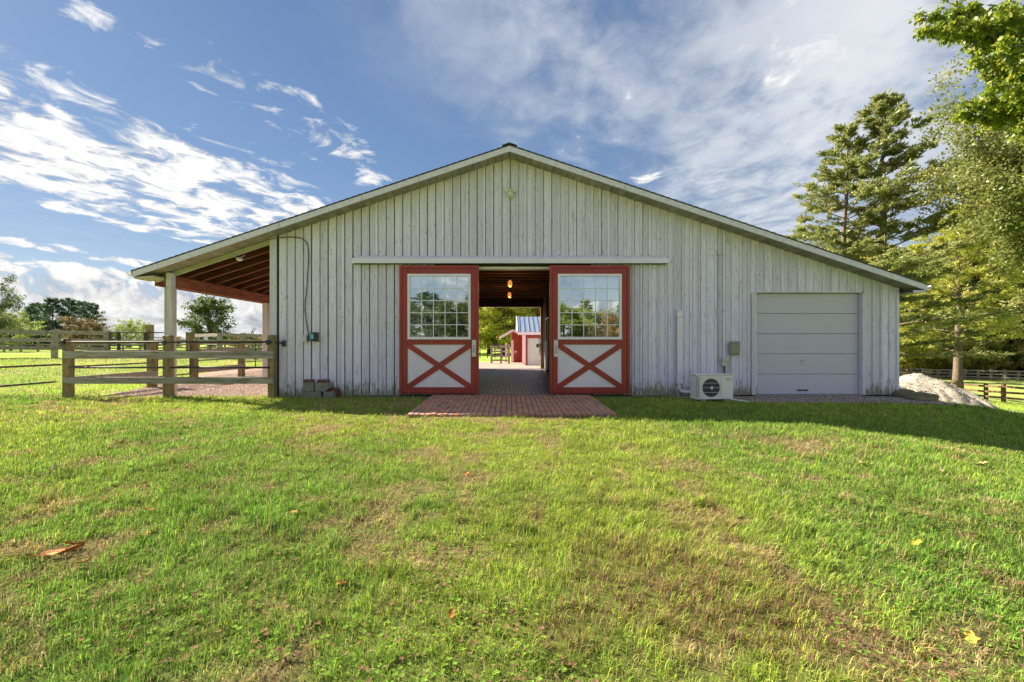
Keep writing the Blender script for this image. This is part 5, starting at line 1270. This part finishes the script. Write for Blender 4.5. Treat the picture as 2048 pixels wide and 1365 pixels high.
# trees seen through the barn aisle
GA = 'yellow green trees behind the barn aisle'
for k, (px, d, H, ms, mt) in enumerate(((948,52,7.6,brB,lm_yel),(978,56,8.4,brA,lm_yel),(1006,50,7.2,brB,lm_yel),(1040,58,8.6,brA,lm_yel),(1072,60,8.4,brB,lm_yel),(1105,56,8.2,brA,lm_gold),(925,60,8.5,brA,lm_green))):
    place_tree(ms, 'hedgerow_tree', ['bright tree left of the aisle view low by the wire fence','tall yellow green tree behind the wire fence','bright tree rising behind the small red shed','tall yellow tree behind the gap between the sheds','yellow green tree behind the metal roof','golden tree behind the right rear jamb','green tree half hidden by the left sliding door'][k], 'tree', px, d, H, {id(brA):14,id(brB):12}[id(ms)], GA, wide=1.5, mat=mt)
for k, (px, d, H) in enumerate(((940,110,16),(1010,105,15.5),(1080,108,16.5))):
    place_tree(brB, 'hedgerow_tree', ['muted rusty tree far behind on the left of the aisle view','muted rusty tree far behind at the middle of the aisle view','muted rusty tree far behind on the right of the aisle view'][k], 'tree', px, d, H, 12, 'distant rusty trees behind the barn', wide=1.7, mat=lm_rust)

# left horizon
GP = 'dark pines on the left horizon'
for px, d, H, ms, lab in ((60,112,9.8,pinB,'leftmost dark pine of the horizon group'),(78,118,11.0,pinA,'low spreading pine second from left'),(105,110,11.4,pinA,'round topped pine in the middle of the group'),(140,112,11.7,pinB,'tallest pine of the horizon group'),(163,120,11.8,pinA,'flat topped pine right of the tallest'),(188,115,10.8,pinB,'rightmost dark pine of the horizon group')):
    place_tree(ms, 'pine_tree', lab, 'tree', px, d, H, 12, GP, wide=1.0)
place_tree(brC, 'autumn_tree', 'rusty autumn tree in front of the pines', 'tree', 178, 85, 5.6, 8, wide=1.7, mat=lm_rustd)
place_tree(brC, 'small_tree', 'small pale green tree left of the lean-to post', 'tree', 252, 88, 5.6, 8, wide=.95, mat=lm_green)
place_tree(brC, 'small_tree', 'thin pale tree behind the tall gate post', 'tree', 283, 92, 5.2, 8, wide=.7, mat=lm_green)
place_tree(farA, 'broad_tree', 'rounded green tree framed between the lean-to posts', 'tree', 420, 80, 9.2, 9, wide=1.15, mat=lm_dark)
place_tree(brB, 'edge_tree', 'tree cut by the left frame edge', 'tree', -32, 50, 8.0, 12, wide=.85, mat=lm_dark)
place_tree(brC, 'small_tree', 'yellow green tree below the left edge tree', 'tree', 22, 60, 5.0, 8, wide=1.4, mat=lm_green)
for k, px in enumerate((-40,10,50,90,130,170,210,345,470,520,560)):
    place_tree(farA, 'hedge_shrub', ['hedge shrub outside the left frame edge','hedge shrub at the left frame edge','hedge shrub under the leftmost pine','hedge shrub just left of the fence post at left','hedge shrub under the tallest pine','hedge shrub under the autumn tree','hedge shrub right of the autumn tree','golden hedge shrub beside the near lean-to post','golden hedge shrub right of the rounded tree','golden hedge shrub beyond the bare tree','golden hedge shrub hidden by the barn corner'][k], 'shrub', px, 100, 2.6 if px > 220 else 3.6, 9, 'hedge shrubs on the left horizon', wide=3.2 if px < 220 else 2.2, mat=lm_dark if px < 300 else lm_rust)
# bare tree
def bare():
    rd = random.Random(3); m = MB()
    def br(p, d, L_, r, lv):
        e = p+d*L_; m.tube([p, p.lerp(e,.5)+Vector((rd.uniform(-.05,.05)*L_,0,0)), e], [r, r*.8, r*.6], 5, cap=False)
        if lv:
            for k in range(3 if lv > 1 else 4): br(p.lerp(e, rd.uniform(.5,1)), (d+Vector((rd.gauss(0,.5), rd.gauss(0,.5), rd.uniform(0,.35)))).normalized(), L_*rd.uniform(.55,.8), r*.5, lv-1)
    br(Vector((0,0,-.2)), Vector((0,0,1)), 2.0, .16, 4); X, Y = pp(505, 75)
    t = thing('bare_tree', 'leafless grey tree between the barn corner and the green tree', 'tree', (X, Y, gz1(X, Y))); m.build('trunk', bark_d, t)
    t.scale = (.9,.9,.9)
    place_tree(brC, 'shrub', 'golden shrub at the foot of the bare tree', 'shrub', 498, 78, 2.4, 8, wide=2.6, mat=lm_gold)
bare()
# woods behind the camera, seen mirrored in the door windows
for k, (x, y, H, ms, Hm, mt, lab) in enumerate(((-16,-52,8.0,brB,12,lm_dark,'dark'), (-11,-48,8.4,cedC,14,lm_dark,'pointed'), (-7.5,-50,7.6,brB,12,lm_dark,'dense'), (-3.5,-56,7.8,brA,14,lm_gold,'golden'), (2.5,-54,7.8,brB,12,lm_dark,'green'), (7,-50,7.6,brA,14,lm_green,'yellow green'), (10.5,-52,8.6,cedB,18,None,'thin pointed'), (14,-50,6.8,brB,12,lm_rust,'rusty'), (18,-52,9,brB,12,lm_dark,'tall dark'))):
    place_tree(ms, 'rear_tree', lab+' tree on the far side of the lawn mirrored in the door windows', 'tree', 0, 0, H, Hm, 'trees across the lawn facing the barn', mat=mt, Xw=x, Yw=y, wide=1.7)

# ------------------------------------------------------------------ fallen leaves on the lawn
def leaves():
    orange = M('orange dead leaf', (.58,.24,.04), (.34,.12,.03), 20, bump=.5); tanl = M('tan dead leaf', (.52,.40,.24), (.40,.30,.16), 20); yel = M('yellow dead leaf', (.60,.40,.05), (.45,.28,.04), 20)
    def spot(px, py):
        # intersect the pixel ray with the ground by marching
        d = 1.5
        while d < 40:
            if wz(py, d-D0) <= gz1(wx(px, d-D0), d-D0): break
            d += .02
        return wx(px, d-D0), d-D0
    def leaf(px, py, s, m, lab, curl=.18, rz=None, asp=.6, nm='fallen_leaf', grp='fallen leaves on the lawn'):
        s *= .8 if s < .25 else 1; x, y = spot(px, py); n = 7; mb = MB(); vs = []; fs = []
        for i in range(n):
            t = i/(n-1); w = s*asp*.5*(math.sin(math.pi*min(1,.08+t*.92))**.7)*(1+.25*math.sin(i*2.6)); zc = curl*s*(t-.5)**2*2
            for j, u in enumerate((-1,-.5,0,.5,1)): vs.append(((t-.5)*s+random.uniform(-.04,.04)*s, u*w*random.uniform(.7,1.3), zc+curl*s*.5*u*u+random.uniform(-.05,.05)*s))
        for i in range(n-1):
            for j in range(4): a = i*5+j; fs.append((a,a+5,a+6,a+1))
        mb.add(vs, fs); o = mb.build(nm, m, smooth=True); o.location = (x, y, gz1(x, y)+.022+s*.03); o.rotation_euler = (random.uniform(-.45,.45), random.uniform(-.45,.45), random.uniform(0,6.28) if rz is None else rz); tag(o, lab, 'leaf', grp)
    leaf(112, 1116, .27, orange, 'large curled orange leaf in the grass at lower left', .10, rz=.5, asp=.2)
    leaf(150, 1101, .13, orange, 'ragged orange leaf end just above the large curled one', .3, rz=.9, asp=.6)
    leaf(170, 1135, .10, orange, 'orange leaf lying just right of the large curled one', .2)
    data = [(240,891,.10,orange,'small orange leaf on the upper left lawn'),(300,1026,.09,orange,'rusty leaf in the middle left lawn'),(588,1033,.10,orange,'round orange leaf near the lawn centre'),(680,1176,.09,orange,'bright orange leaf left of the bottom centre'),
        (902,1244,.08,orange,'small orange leaf near the bottom centre'),(293,1079,.08,orange,'faint orange leaf below the rusty one'),(1726,934,.16,tanl,'pale tan leaf on the right lawn'),(1962,935,.20,tanl,'largest pale leaf near the right edge'),
        (1880,947,.10,tanl,'thin tan leaf left of the largest pale one'),(1831,1098,.10,yel,'yellow leaf on the lower right lawn'),(1945,1292,.10,yel,'yellow leaf at the bottom right'),(1192,859,.10,yel,'tiny yellow leaf below the patio corner'),(1594,845,.12,tanl,'pale leaf in the barn shade'),(2033,873,.14,tanl,'pale leaf in the shade at the right edge'),(1876,1008,.10,tanl,'pinkish leaf on the right lawn'),(935,953,.08,orange,'tiny orange leaf above the lawn centre')]
    for px, py, s, m, lab in data: leaf(px, py, s, m, lab)
leaves()
print('objects', len(bpy.data.objects), 'tris', sum(sum(len(p.vertices)-2 for p in m.polygons) if len(m.polygons) < 2000 else len(m.loops)-2*len(m.polygons) for m in bpy.data.meshes))
